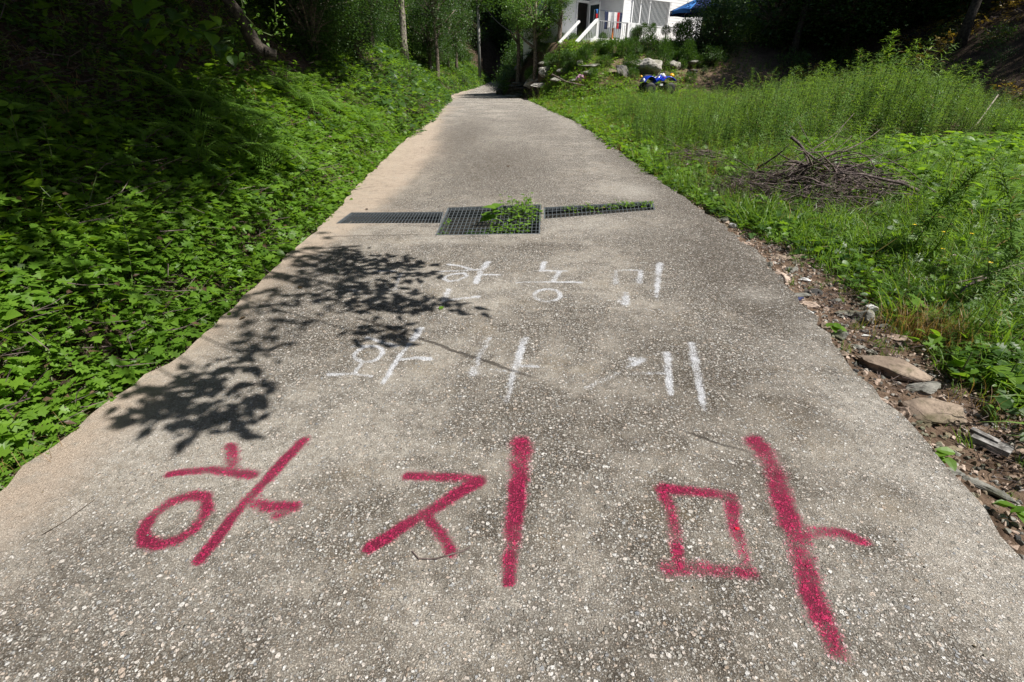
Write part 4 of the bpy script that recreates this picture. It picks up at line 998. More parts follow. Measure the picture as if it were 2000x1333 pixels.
# broken dark limb with hanging creeper leaves, upper left
g = P(500, 92, 6.6); b = B(); q = P(420, -30, 6.2); 
e = empty('leaning_log', g, label='dark leaning log with a broken end above the ferns, draped with creeper', cat='log')
b.tube([q-g, (q-g)*.5+Vector((0.02,0,.05)), Vector((0,0,0)), Vector((.10, .0, -.05))], [.05, .06, .09, .07], 9); 
a_ = P(300, -60, 6.4)-g; b.tube([a_, q-g], [.04, .05], 8); b.tube([Vector((.09,0,-.05)), Vector((.2,.05,-.08))], [.07, .05], 8)
link('log', b.mesh('log', [M['barkshade']], True), e)
# big-leaved creeper strands
def creeper(label, pts, n, size, mat='leaf_a', tpl=HEART, spread=.10):
    pts = [Vector(p_) for p_ in pts]; o0 = pts[0]; e = empty('creeper', o0, label=label, cat='creeper')
    b = B(); b.tube([p_-o0 for p_ in pts], [.006]*len(pts), 4, 0, False); link('vine', b.mesh('vine', [M['stem']]), e)
    t = U(0, len(pts)-1.001, n); P3 = np.array([list(p_-o0) for p_ in pts]); i = t.astype(int); f_ = (t-i)[:,None]
    pos = P3[i]*(1-f_)+P3[i+1]*f_+rng.normal(0, spread, (n, 3)); b = B()
    leaves(b, tpl, pos, U(-2.6, -.6, n), U(-.8, .1, n), U(-.5, .5, n), size*.6*U(.5, 1.2, n)); link('leaves', b.mesh('leaves', [M[mat]]), e)
creeper('large-leaved creeper strung across the dark gap on the upper bank', [P(215,5,5.4), P(262,28,5.4), P(330,45,5.5), P(390,62,5.6), P(440,50,5.8)], 44, .26)
creeper('large shaded creeper leaves hanging under the bright strand', [P(280,40,5.7), P(340,75,5.6), P(400,90,5.7), P(450,80,5.9)], 34, .24, 'leaf_b')  # darker leaf colour stands in for shade on this strand
creeper('fine-leaved creeper trailing past the broken log end', [P(470,-5,6.3), P(478,30,6.3), P(505,60,6.4), P(530,70,6.4), P(548,66,6.4)], 70, .10, 'leaf_a', OVS, .09)
creeper('hanging thin creeper with small round leaves beside the log', [P(536,-5,6.4), P(538,25,6.4), P(541,48,6.4), P(534,60,6.4)], 22, .10, 'leaf_a', OVS, .05)

# far and middle trees
def ft(px, py, Y, rx, rz, kind, label, group=None, mat='bark', r=.14, ry=None, name='broadleaf_tree'):
    c_ = P(px, py, Y); z0 = h(c_.x, Y); Ht = max(c_.z-z0, 1.0)
    return tree(c_.x, Y, Ht+rz*.2, [(0, 0, Ht, rx, ry or rx, rz)], label, kind, r, group, mat, limbs=3, name=name)
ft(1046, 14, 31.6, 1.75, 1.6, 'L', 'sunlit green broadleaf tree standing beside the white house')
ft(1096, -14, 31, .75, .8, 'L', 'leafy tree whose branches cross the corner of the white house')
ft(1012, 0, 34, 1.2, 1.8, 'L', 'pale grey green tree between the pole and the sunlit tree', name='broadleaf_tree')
ft(1052, 72, 33, 1.0, .8, 'B', 'dark low tree in shade under the sunlit tree by the house')
ft(1385, 62, 29, 1.7, 1.9, 'B', 'dense dark leafy tree at the right end of the house')
ft(1410, 40, 28.5, 1.5, 2.0, 'B', 'taller dark tree pressed against the leafy one by the house')
cf = 'forest trees closing the far end of the road'
for (px, py, Y, rx, rz) in [(960,40,92,5,6),(915,60,80,3,3.2),(985,90,88,4,4),(870,40,46,2.2,3.0),(885,0,50,2.0,3.),(835,60,38,1.7,2.0),(845,0,36,1.8,2.),(855,95,44,1.5,1.4),(1005,30,84,4,5),(960,-20,96,7,6),(1040,20,80,5,6),(1090,40,86,5,5),(880,-30,60,5,4),(1130,0,86,5,6)]:
    ft(px, py, Y, rx, rz, 'B', 'dark forest tree crowded at the far end of the road', cf)
cl_ = 'forest trees on the left slope'
for (px, py, Y, rx, rz) in [(715,0,24,1.1,1.2),(690,60,18,.9,.9),(640,0,17,1.6,1.5),(740,60,34,1.6,2.0),(760,0,38,2.2,2.2),(800,30,42,2.4,2.6),(600,40,14,1.5,1.3),(570,-20,15,2,1.6),(670,10,26,2.0,2.2),(630,60,22,2.4,2),(560,60,19,2.,1.8),(540,20,24,3,2.6),(480,-10,20,3,2.4),(420,0,14,1.8,1.4)]:
    ft(px, py, Y, rx, rz, 'A' if Y < 20 else 'B', 'shaded forest tree with low foliage on the left slope', cl_)
cr_ = 'dark forest trees on the right'
for (px, py, Y, rx, rz) in [(1530,-20,30,3.2,2.8),(1600,-10,30,3.4,2.8),(1680,-20,28,3.4,2.6),(1770,-30,28,3.6,2.8),(1860,-40,27,3.6,2.6),(1950,-50,26,3.6,2.6),(2060,-60,25,3.6,2.8),(1500,40,36,3.6,3.6),(1570,10,35,4,3.6),(1660,10,34,4,3.6),(1760,0,33,4,3.4),(1860,-10,32,4,3.2),(1480,70,40,3.5,3.5),(1540,70,36,3,2.4),(1620,70,35,3,2.4),(1700,60,34,3,2.4),(1780,60,33,3,2.2),(1850,40,31,3,2.4),(1930,0,32,4,3.4),(1440,60,44,3,3.4),(1640,90,31,2.4,1.6),(1560,100,32,2.2,1.6),(1740,85,30,2.4,1.5),(1830,70,29,2.4,1.5),(1500,100,33,1.8,1.6),(1455,110,36,1.8,1.8)]:
    ft(px, py, Y, rx, rz, 'B', 'dark forest tree in the deep shade on the right of the field', cr_, r=.16, mat='barkshade')
for (px, Y, r_) in [(1885, 22, .17), (1742, 27, .16), (1908, 24, .15), (1560, 28, .15)]:
    c_ = P(px, 60, Y); tree(c_.x, Y, 10, [(0, 0, 9.5, 3, 3, 2)], 'tall dark trunk standing at the foot of the right-hand hillside', 'B', r_, cr_, limbs=1, mat='barkshade')
for tx, ty in [(27, 16), (25, 24), (19.5, 27)]:  # added for shade on the hillside; crowns stand above the view
    tree(tx, ty, 8.5, [(0, 0, 8.5, 4, 4, 2.4)], 'added tree, crown out of view, shading the brown litter slope on the right', 'B', .2, 'trees added to shade the brown hillside', limbs=2, mat='barkshade')
# hill backdrop forest beyond
bkg = 'trees filling the hills behind the house'
for i in range(36):
    px = random.uniform(-100, 2100); Y = random.uniform(62, 88) if not (835 < px < 1260) else random.uniform(92, 100); c_ = P(px, 60, Y); rx = random.uniform(5, 7)
    z0 = h(c_.x, Y); tree(c_.x, Y, 7, [(0, 0, 7.5, rx, rx, random.uniform(5, 7))], 'distant forest tree on the wooded hill behind everything', 'B', .2, bkg, limbs=1)

# ------------------------------------------------------------------ shrubs in the garden
def needle_mesh(name, n, mat, col=1.0, seed=0):
    r_ = np.random.default_rng(seed); b = B(); d = r_.normal(size=(n, 3)); d /= np.linalg.norm(d, axis=1)[:,None]
    n2 = n; pos = d*(r_.uniform(.12, 1, n)**.5)[:,None]; 
    leaves(b, poly_leaf([(.5,.16)], .0, .1), pos, np.arctan2(d[:,1], d[:,0])+r_.uniform(-.6, .6, n), np.arcsin(np.clip(d[:,2], -1, 1))*.6+r_.uniform(-.2, .9, n), r_.uniform(-1, 1, n), .20*r_.uniform(.6, 1.2, n))
    return b.mesh(name, [M[mat]])
NC = [needle_mesh('foliage', 2600, 'conifer', seed=i) for i in range(2)]; NL = needle_mesh('foliage', 2000, 'lime', seed=5); NB = [needle_mesh('foliage', 2200, 'leaf_b', seed=7+i) for i in range(2)]
def shrub(px, pc, rw, rh, label, me, Yb=None, name='shrub', group=None, pot=None, stemh=None):
    """px, pc: centre of the crown; its foot is found on the slope below it"""
    fy = pc+rh+(stemh or 0)
    g = G(px, fy) if Yb is None else P(px, fy, Yb)
    if Yb is not None: g.z = h(g.x, g.y)
    m_ = mpp(g); cz = (P(px, pc, g.y).z)-g.z
    e = empty(name, g, label=label, cat='shrub', group=group)
    b = B(); b.tube([(0,0,-.1), (0.01,0,max(cz, .1))], [.03, .02], 6); link('stem', b.mesh('stem', [M['bark']]), e)
    o = link('foliage', me, e, (0, 0, cz)); o.scale = (rw*m_*1.3, rw*m_*1.3, rh*m_*1.2); o.rotation_euler = (0, 0, random.uniform(0, 6))
    return e
gs = 'clipped and wild shrubs on the garden slope'
S = CR['S']
for q in [(1144,106,10,15,'round dark clipped shrub in the middle of the slope',NC[0]),(1104,116,9,13,'dark rounded shrub next to the glossy-leaved one',NC[1]),(1081,117,16,16,'glossy blue green shrub with upright leaves',S[0]),
          (1196,97,17,15,'wide dark green shrub below the white parapet',NC[0]),(1222,95,13,15,'bushy shrub merged with the wide one under the parapet',NC[1]),(1237,88,12,12,'rounded shrub under the first topiary ball',NB[0]),(1266,87,14,14,'broad dark shrub under the barred window',NC[0]),
          (1293,110,13,26,'tall slim dark conifer in front of the boulders',NC[1]),(1331,78,12,28,'tall dark conifer at the end of the slope',NC[0]),(1340,108,12,22,'second dark conifer lower on the slope near the forest',NC[1]),
          (999,148,24,20,'leafy bush spilling over the ledge at the road bend',S[1]),(1044,147,15,13,'dark needled bush behind the pale pointed boulder',NC[0]),(1024,118,14,12,'small-leaved bush above the ledge near the signpost',S[0]),(1060,96,16,14,'loose green bush at the foot of the sunlit tree',S[1]),
          (1162,98,9,10,'small shrub beneath the porch floor',NB[1]),(1172,92,8,12,'narrow dark shrub close to the porch steps',NC[1]),(1126,110,10,9,'pale green shrub beside the round clipped one',NB[0]),(1180,120,12,9,'low shrub in the grass below the wide dark one',NB[0]),
          (1232,126,14,16,'feathery green shrub before the weathered boulder',NB[1]),(984,168,12,16,'bush clinging to the ledge nearest the bend',S[0]),(1110,128,12,9,'loose shrub among mid-slope boulders',S[1]),(1040,104,12,10,'dim bush in the shade below the trees',S[0]),
          (1352,92,14,14,'shrub in front of the leafy tree at the slope end',S[0]),(1310,92,9,9,'small dark shrub between the two conifers',NB[0]),(1390,110,22,20,'large glossy bush hanging over the forest edge',S[1])]:
    shrub(q[0], q[1], q[2], q[3], q[4], q[5], group=gs)
for k in range(30):
    px = random.uniform(1070, 1400); pc = random.uniform(96, 158); r_ = random.uniform(6, 12)
    if abs(px-1285) < 45 and pc > 125: continue
    shrub(px, pc, r_, r_*random.uniform(.8, 1.3), 'small green shrub among the boulders and grass of the garden slope', random.choice(NC+NB+S), group='small filler shrubs on the garden slope')
for q in [(1119,76,7,8,'small dark ball shrub at the foot of the stair rail',NC[0],31),(1095,77,9,9,'dark ball shrub under the white round table',NC[1],32),(1148,74,8,9,'ball shrub beside the stair balusters',NC[0],31),(1177,72,6,6,'ball shrub in front of the porch laundry',NC[1],31),(1126,88,8,9,'bright lime green dwarf conifer by the steps',NL,30.5)]:
    shrub(*q[:6], Yb=q[6], group='ball shrubs near the porch steps')
for q in [(1231,64,7,8,'topiary ball with an orange bloom by the parapet gap',NC[0]),(1244,64,7,10,'dark topiary cone under the window corner',NB[0]),(1257,58,9,9,'wide topiary ball with ragged top under the window',NB[1]),(1274,57,6,8,'slim topiary ball on a stem before the white screen',NC[0]),(1300,60,7,7,'neat topiary ball past the window bars',NC[1]),(1322,58,8,9,'topiary ball nearest the tall conifer',NC[0])]:
    shrub(*q[:6], Yb=32.3, group='topiary balls along the terrace edge', name='topiary_shrub')
# nearer leafy clumps on left bank as things
for (px, py, r_, lab) in [(620,105,34,'bright shrub catching sun on the left slope'),(560,160,26,'leafy sapling among the ferns on the left slope'),(840,120,26,'light green bush below the creeper-clad trunk'),(800,150,22,'low bush on the bank below the pale trunk'),(905,160,14,'bright bush at the foot of the utility pole bank')]:
    g = G(px, py+r_*.6); m_ = mpp(g); e = empty('bush', g, label=lab, cat='bush'); o = link('foliage', random.choice(S), e, (0, 0, r_*m_*.7)); o.scale = (r_*m_*1.2, r_*m_*1.2, r_*m_); b = B(); b.tube([(0,0,-.1), (0,0,r_*m_*.6)], [.02, .01], 5); link('stem', b.mesh('stem', [M['bark']]), e)

# ------------------------------------------------------------------ ferns
FM = [fern_mesh('fern_fronds', 7, .62), fern_mesh('fern_fronds', 6, .55), fern_mesh('fern_fronds', 8, .5)]
for i, (px, py, s_, lab) in enumerate([(585,215,1.15,'tall sunlit fern, uppermost on the left bank'),(605,235,.9,'fern leaning out just below the tall sunlit one'),(655,225,.7,'small fern beside the pale twigs by the bank edge'),(720,262,.8,'yellow green fern close to the road edge'),
        (395,262,1.05,'broad arching fern at mid bank above the clover-like cover'),(455,270,1.05,'fern with drooping fronds next to the broad arching one'),(500,320,1.05,'large feathery fern hanging down the bank'),(400,330,.7,'small half shaded fern below the broad arching one'),
        (60,260,.6,'large dark fern in the shade at the bank top'),(110,290,.5,'shaded fern spreading below the large dark one'),(690,215,.7,'fern in a shady hollow near the road edge'),(850,160,1.3,'fern beneath the creeper-clad trunk')]):
    g = G(px, py); o = link('fern', FM[i % 3], loc=g+Vector((.0, 0, .02)), label=lab, cat='fern', group='ferns on the left bank'); s_ *= 1.7 if px > 300 else 1.0; o.location.z += .12; o.scale = (s_,)*3; o.rotation_euler = (-.1, .35, random.uniform(-.4, .4))

# ------------------------------------------------------------------ individual weeds
TWm = [weed_mesh('tall_weed', 1.0, 190, .15, True, 'grass', .08), weed_mesh('tall_weed', 1.0, 190, .14, True, 'grass', .15)]
for i, (px, top, Y, lab) in enumerate([(1738,50,15.5,'tallest weed stem, first of the high pair against the dark forest'),(1762,62,15.5,'second of the high weed pair against the dark forest'),(1690,88,15.5,'single slender weed arching above the field'),(1778,92,14.5,'weed just beyond the high pair'),
        (1822,98,14.2,'bushy-topped weed with a side shoot'),(1848,120,13.8,'weed with several drooping tips'),(1905,112,13.6,'weed farthest along, close to the brown hillside'),(1925,150,13.0,'thin grey green weed before the brown hillside'),(1475,128,19,'spike-like weed rising alone near the middle of the field'),
        (1545,135,18,'pair-tipped weed above the field line'),(1632,112,17,'upright weed with a pointed top'),(1606,130,17.5,'short-tipped weed next to the pointed one'),(1412,150,20,'weed in front of the quad bike side of the field'),(1310,128,20.5,'weed rising in front of the quad bike seat'),(1326,160,20,'short weed in front of the quad bike wheel')]):
    c_ = P(px, top, Y); z0 = h(c_.x, Y); o = link('tall_weed', TWm[i % 2], loc=(c_.x, Y, z0), label=lab, cat='weed', group='weeds standing above the field'); s_ = (c_.z-z0); o.scale = (s_*.9, s_*.9, s_); o.rotation_euler = (0, 0, i*2.1)
NW = [weed_mesh('near_weed', 1.0, 260, .15, True, 'weed', .35), weed_mesh('near_weed', 1.0, 240, .14, False, 'weed', .25)]
for i, (bx, by, px, py, Y, lab) in enumerate([(1775,500,1880,285,4.6,'dark leaning weed stem crossing the bean patch'),(1800,520,1960,330,4.1,'weed stem leaning outward beside the dark leaning one'),(1900,600,2010,400,3.4,'nearest weed, heavy with drooping leaves at the picture edge'),(1830,470,1870,330,5.4,'short weed rising from behind the yellow flowers'),(1960,560,2040,300,3.4,'weed partly cut off by the picture edge'),(1690,350,1700,270,8.5,'upright weed behind the brush pile'),(1460,290,1468,225,9.5,'upright weed between the two heaps of cut branches'),(1530,300,1540,240,9.0,'weed at the back of the larger brush pile')]):
    g = G(bx, by); T_ = P(px, py, g.y); v = T_-g; L_ = v.length; o = link('near_weed', NW[i % 2], loc=g, label=lab, cat='weed', group='weeds near the brush pile'); o.scale = (max(.5, L_),)*2+(L_,)
    o.rotation_euler = v.to_track_quat('Z', 'X').to_euler()
# big dark leaves by the pile
b = B(); g = G(1745, 340); n = 9; a = np.linspace(2.5, 6.6, n); leaves(b, LOB, np.stack([U(-.1, .1, n), U(-.1, .1, n), U(.1, .32, n)], -1), a, U(-.3, .5, n), U(-.3, .3, n), U(.2, .3, n)); b.tube([(0,0,-.05), (0,0,.3)], [.008, .005], 5, 1)
link('broad_leaf_plant', b.mesh('broad_leaf_plant', [M['leaf_b'], M['stem']]), loc=g, label='dark plant with broad lobed leaves at the end of the brush pile', cat='plant')
for i, (px, py, lab) in enumerate([(1475,415,'plant with big toothed leaves at the near side of the brush pile'),(1385,415,'pale leafy plant growing at the corner where stones begin'),(1500,355,'bushy lobed-leaf plant in front of the brush pile'),(1955,760,'yellowing broad-leaved plant at the picture edge'),(1868,745,'pale green leaf cluster above the mossy boulder')]):
    b = B(); g = G(px, py); n = 10; s_ = .7 if i < 3 else .45; a = U(0, 6.28, n); leaves(b, LOB if i < 3 else HEART, np.stack([U(-.12, .12, n)*s_, U(-.12, .12, n)*s_, U(.05, .28, n)*s_], -1), a, U(-.3, .4, n), U(-.3, .3, n), U(.14, .24, n)*s_); b.tube([(0,0,-.05), (0,0,.2)], [.006, .004], 5, 1)
    link('leafy_plant', b.mesh('leafy_plant', [M['bean' if i > 2 else 'leaf_a'], M['stem']]), loc=g, label=lab, cat='plant')
for px, py, lab in [(1838,905,'small sprout with glossy leaves shading the concrete rim'),(1968,1012,'sprout with a large oval leaf at the road corner'),(1622,650,'yellowish sprout growing from a crack at the road edge')]:
    b = B(); g = G(px, py); n = 6; a = U(2.2, 5.5, n); leaves(b, OV, np.stack([U(-.02, .02, n), U(-.02, .02, n), U(.03, .09, n)], -1), a, U(-.2, .2, n), U(-.3, .3, n), U(.055, .085, n)); b.tube([(0,0,-.03), (0,0,.08)], [.003, .002], 4, 1)
    link('sprout', b.mesh('sprout', [M['leaf_a'], M['stem']]), loc=g, label=lab, cat='plant')
# dry grass tufts
for px, py, s_, lab in [(1700,585,.5,'small dry grass tuft between the white-capped stone and the green verge'),(1930,800,.7,'straw coloured grass tuft beside the yellowing plant'),(1790,650,1.0,'dry brown grass tuft, largest, beyond the white-capped stone'),(1830,670,.8,'dry brown grass tuft adjoining the largest one'),(70,905,.6,'bleached dead grass wisps at the foot of the left bank')]:
    g = G(px, py); o = link('dry_grass_tuft', grass_mesh('dry_grass_tuft', 260 if s_ > .7 else 40, .26, .32, .0035, M['drygrass'], 1.0), loc=g, label=lab, cat='grass tuft'); o.scale = (s_,)*3
# yellow flowers
fb = B(); fb.tube([(0,0,0), (.01,0,.12), (0,.01,.24)], [.002, .002, .0015], 4, 1)
leaves(fb, OVS, np.zeros((6, 3))+np.array([0,.01,.245]), np.arange(6)*PI/3, np.full(6, .25), np.zeros(6), np.full(6, .020))
leaves(fb, NAR, np.array([(0,0,.06),(0,0,.1),(0,0,.15)]), np.array([0, 2.1, 4.2]), np.full(3, .5), np.zeros(3), np.full(3, .06), 1); fm = fb.mesh('yellow_flower', [M['petal'], M['stem']])
for px, py in [(1787,455),(1768,462),(1823,478),(1424,292),(1379,342),(1876,482),(1820,515),(1908,545),(1165,225),(1200,240)]:
    g = G(px, py+25*8/max(8, 8)) if px > 1700 else G(px, py+8); o = link('yellow_flower', fm, loc=g, label='small yellow flower on a thin stem in the verge grass', cat='flower', group='yellow flowers in the grass')

# ------------------------------------------------------------------ brush piles
def branch(p0, az, el, L, r, droop=.3, K=5, n=5):
    pts = []; q = Vector(p0); d = Vector((math.cos(az)*math.cos(el), math.sin(az)*math.cos(el), math.sin(el)))
    for k in range(K+1):
        pts.append(q.copy()); q += d*L/K; d = (d+Vector((random.gauss(0, .12), random.gauss(0, .12), -droop/K+random.gauss(0, .08)))).normalized()
    return pts, [r*(1-.8*k/K) for k in range(K+1)]
def heap(name, label, cx, cy, rx, ry, hz, nb, ntw, shift=0):
    z0 = h(cx, cy); e = empty(name, (cx, cy, z0), label=label, cat='brush pile')
    for i in range(nb):
        a = random.uniform(0, 6.28); rr = random.uniform(.0, .8); x_, y_ = rx*rr*math.cos(a), ry*rr*math.sin(a); z_ = hz*(1-rr*rr)*random.uniform(.3, 1)
        az = random.choice([random.uniform(-.6, .6), random.uniform(2.5, 3.8), random.uniform(0, 6.28)]); b = B(); L_ = random.uniform(.5, 1.3)
        p_, r_ = branch((x_-math.cos(az)*L_*.4, y_-math.sin(az)*L_*.4, z_), az, random.uniform(-.15, .6), L_, random.choice([.004, .006, .008, .012, .02])*random.uniform(.8, 1.2)); b.tube(p_, r_, 5)
        link('branch', b.mesh('branch', [M['twig' if i % 3 else 'bark']], True), e)
    b = B()
    for i in range(ntw):
        a = random.uniform(0, 6.28); rr = random.uniform(0, 1)**.6; x_, y_ = rx*rr*math.cos(a), ry*rr*math.sin(a); z_ = hz*(1-rr*rr)*random.uniform(0, 1)
        L_ = random.uniform(.15, .5); az = random.uniform(0, 6.28); p_, r_ = branch((x_, y_, z_), az, random.uniform(-.3, .5), L_, random.uniform(.002, .006), K=3); b.tube(p_, r_, 3, 0, False)
    link('twigs', b.mesh('twigs', [M['twig']]), e, kind='stuff')
    b = B(); n = 900; a = U(0, 6.28, n); rr = np.sqrt(U(0, 1, n))
    leaves(b, OVS, np.stack([rx*rr*np.cos(a), ry*rr*np.sin(a), hz*(1-rr**2)*U(0, .8, n)+.01], -1), U(0, 6.28, n), U(-.6, .6, n), U(-.8, .8, n), U(.03, .07, n)); link('dead_leaves', b.mesh('dead_leaves', [M['litterleaf']]), e, kind='stuff')
    return e
e = heap('brush_pile', 'large pile of cut purple brown branches beside the bean patch', PX, PY, 1.35, 1.1, .44, 120, 2300)
# arching and protruding branches seen clearly
def arch(pts, r, mat='twig', lab=None):
    b = B(); P_ = [P(*q)-e.location for q in pts]
    S_ = []
    for i in range(len(P_)-1):
        for k in range(4):
            t = k/4; p0 = P_[max(i-1, 0)]; p1 = P_[i]; p2 = P_[i+1]; p3 = P_[min(i+2, len(P_)-1)]
            S_.append(.5*((2*p1)+(p2-p0)*t+(2*p0-5*p1+4*p2-p3)*t*t+(-p0+3*p1-3*p2+p3)*t**3))
    S_.append(P_[-1]); b.tube(S_, [r*(1-.5*i/len(S_)) for i in range(len(S_))], 6); o = link('branch', b.mesh('branch', [M[mat]], True), e)
    if lab: o['label'] = lab
arch([(1530,322,6.9),(1600,323,6.9),(1660,330,6.8),(1700,355,6.6),(1720,385,6.3)], .019, 'bark', 'dark arching branch over the pile')
arch([(1545,268,7.8),(1568,290,7.6),(1580,325,7.2)], .024, 'twig', 'pale broken stub')
arch([(1575,362,6.5),(1605,384,6.3)], .026, 'barkpale', 'pale cut log end'); arch([(1570,345,6.8),(1670,357,6.6)], .012)
arch([(1640,300,7.6),(1690,275,8.0),(1718,254,8.2)], .011); arch([(1590,290,7.5),(1630,262,7.9),(1668,222,8.4)], .009); arch([(1560,300,7.5),(1650,296,7.4),(1700,312,7.0),(1715,370,6.6)], .010)
arch([(1628,365,6.4),(1645,400,6.1)], .018, 'bark'); arch([(1560,240,8.6),(1586,288,7.8)], .006); arch([(1600,330,6.9),(1680,330,6.9),(1712,330,6.7),(1716,372,6.6)], .007)
arch([(1650,420,5.9),(1690,440,5.7)], .016, 'bark'); arch([(1520,300,7.4),(1600,345,6.8)], .010)
heap('brush_pile', 'smaller heap of dark branches nearer the road bend', 3.4, 9.2, .8, 1.5, .26, 30, 420)
heap('brush_pile', 'thin scatter of dead sticks under the leaning weeds at the picture edge', 4.15, 3.35, .7, .5, .12, 16, 120)
def sticks(label, pts, r, mat='twig', name='stick'):
    p0 = Vector(pts[0]); b = B(); b.tube([Vector(p_)-p0 for p_ in pts], [r, r*.85, r*.6][:len(pts)] if len(pts) == 3 else [r, r*.6], 6); return link(name, b.mesh(name, [M[mat]], True), loc=p0, label=label, cat='stick')
g = G(1875, 272); sticks('pale thin cane leaning up from the bean patch towards the hillside', [g, P(1910,240,g.y+.3), P(1950,185,g.y+.5)], .022, 'barkpale', 'cane')
g = G(1140, 172); sticks('dark fallen stick lying down the slope beside the pink bag', [P(1078,146,25.5), P(1105,160,25), g+Vector((0,0,.1))], .045, 'bark', 'fallen_stick')
g = [(*gp(82,1047), .004), (*gp(130,1018), .004), (*gp(186,977), .004)]; sticks('long straight dark twig lying on the concrete near the pale edge', g, .0016, 'bark', 'twig')
pp = [(805,1078),(818,1093),(850,1094),(880,1085),(905,1078),(918,1071)]; g = [Vector((*gp(*q), .005)) for q in pp]; b = B(); b.tube([q-g[0] for q in g], [.0025]*6, 5); link('twig', b.mesh('twig', [M['twig']]), loc=g[0], label='curled brown twig below the arrow-like red letter', cat='stick')
for q in [((1020,1074-0),)]: pass
g = [(*gp(1440,610), .004), (*gp(1470,618), .004)]; sticks('pale straw lying on the dark road edge', g, .002, 'barkpale', 'straw')
g = G(1893, 862); g2 = G(1968, 895); b = B(); d_ = g2-g; b.bar((0,0,.03), (d_.x, d_.y, d_.z+.03), .07, .035); b.bar((.01,.03,.05), (d_.x*.8, d_.y*.8+.03, d_.z+.045), .03, .02)
link('weathered_plank', b.mesh('weathered_plank', [M['wood']]), loc=g, label='short weathered grey plank half buried in the litter by the road', cat='plank')
# dead leaf bits on the road
for px, py, lab in [(588,565,'dark dead leaf on the concrete in the upper part of the leaf shadow'),(858,606,'small green leaf on the concrete at the shadow tip'),(960,280,'green leaf scrap on the far part of the road'),(992,325,'yellow brown leaf in the middle of the far road'),(481,620,'dead leaf in the lower part of the leaf shadow'),(715,411,'pale dead leaf resting on the empty narrow grate')]:
    b = B(); g = gp(px, py); leaves(b, OV, np.array([(0,0,.006)]), np.array([random.uniform(0, 6)]), np.array([.1]), np.array([.2]), np.array([.055 if py > 400 else .09])); link('fallen_leaf', b.mesh('fallen_leaf', [M['litterleaf' if 'green' not in lab else 'leaf_a']]), loc=(*g, .002), label=lab, cat='leaf')

# weeds in the drain
def plantmesh(name, pos, tpl, sz, mats, stem=True, az=None, pitch=(-.4,.5)):
    n = len(pos); b = B(); leaves(b, tpl, pos, az if az is not None else U(0, 6.28, n), U(*pitch, n), U(-.4, .4, n), sz*U(.6, 1.2, n))
    if stem:
        for i in range(0, n, 3): b.tube([(pos[i][0]*.3, pos[i][1]*.3, -.4), tuple(pos[i])], [.004, .002], 3, 1, False)
    return b.mesh(name, mats)
g = gp(965, 440); n = 13; pos = np.stack([U(-.07, .10, n), U(-.10, .10, n), U(.03, .20, n)], -1)
link('grate_weed', plantmesh('grate_weed', pos, HEART, .12, ma), loc=(*g, -.0), label='broad-leaved bright green plant rising through the large grate', cat='weed')
cx, cy = gp(1018, 418)
n = 330; pos = np.stack([rng.normal(.0, .13, n), rng.normal(.02, .30, n), U(-.04, .13, n)], -1); pos = pos[(pos[:,0] > -.3) & (pos[:,0] < .27) & (np.abs(pos[:,1]-.0) < .60)]
link('grate_weed', plantmesh('grate_weed', pos, OV, .055, ma), loc=(cx, cy+.05, 0), label='thick bunch of small-leaved weeds covering the far corner of the large grate', cat='weed')
cx, cy = gp(1000, 448); n = 150; pos = np.stack([U(-.25, .2, n), U(-.10, .16, n), U(-.05, .05, n)], -1)
link('grate_weed', plantmesh('grate_weed', pos, OV, .042, ma, False), loc=(cx, cy, 0), label='low weeds poking through the near edge of the large grate', cat='weed')
cx, cy = gp(872, 440); n = 60; pos = np.stack([U(-.05, .05, n)-.0, U(-.4, .35, n), U(-.04, .02, n)], -1); pos[:,0] += pos[:,1]*-.02
link('grate_moss_weed', plantmesh('grate_moss_weed', pos, OVS, .035, ma, False), loc=(cx, cy, 0), label='thin line of small weeds along the outer rim of the large grate', cat='weed')
for px, py, nn, lab in [(1112,412,22,'small weed first along the narrow weedy grate'),(1148,408,46,'second weed clump along the narrow weedy grate'),(1176,408,18,'sparse weed mid narrow grate'),(1196,407,22,'thin leaved weed past the middle of the narrow grate'),(1224,402,60,'largest weed clump on the narrow weedy grate'),(1262,402,34,'last weed clump at the end of the narrow grate')]:
    cx, cy = gp(px, py); pos = np.stack([rng.normal(0, .035+.0007*nn, nn), rng.normal(0, .05, nn), U(-.02, .04, nn)], -1)
    link('grate_weed', plantmesh('grate_weed', pos, OVS, .05, [M['grass'], M['stem']], False, None, (0, 1.1)), loc=(cx, cy, 0), label=lab, cat='weed')
x = U(-.5, .34, 200); y = U(5.0, 6.1, 200); scatter('drain_silt_weeds', HD, np.stack([x, y, np.full(200, -.4)], -1), U(.5, .9, 200), .3)

# ------------------------------------------------------------------ utility pole, wire, signpost
g = Vector((-3.5, 60, h(-3.5, 60))); e = empty('utility_pole', g, label='slender pale utility pole on the left verge beyond the bend', cat='pole'); m_ = mpp(g)
b = B(); b.tube([(0,0,-.3), (0,0,9)], [3.2*m_, 2.4*m_], 10); link('pole', b.mesh('pole', [M['pole']], True), e)
b = B(); b.bar((-.6,0,8.2), (.6,0,8.2), .08, .08); link('crossarm', b.mesh('crossarm', [M['steel']]), e)
T0 = P(945, 10, g.y); S0 = P(1010, 68, 40); b = B(); pts_ = [T0.lerp(S0, t/8)-Vector((0,0,1.0*4*(t/8)*(1-t/8)*.35)) for t in range(9)]; b.tube([q-T0 for q in pts_], .025, 4, 0, False)
link('overhead_cable', b.mesh('overhead_cable', [M['black']]), loc=T0, label='thin overhead cable sagging from the pole towards the house', cat='cable')
g = G(1011, 122); e = empty('signpost', g, label='thin post carrying a tilted rust red board by the road bend', cat='signpost'); m_ = mpp(g); top = P(1012, 66, g.y).z-g.z
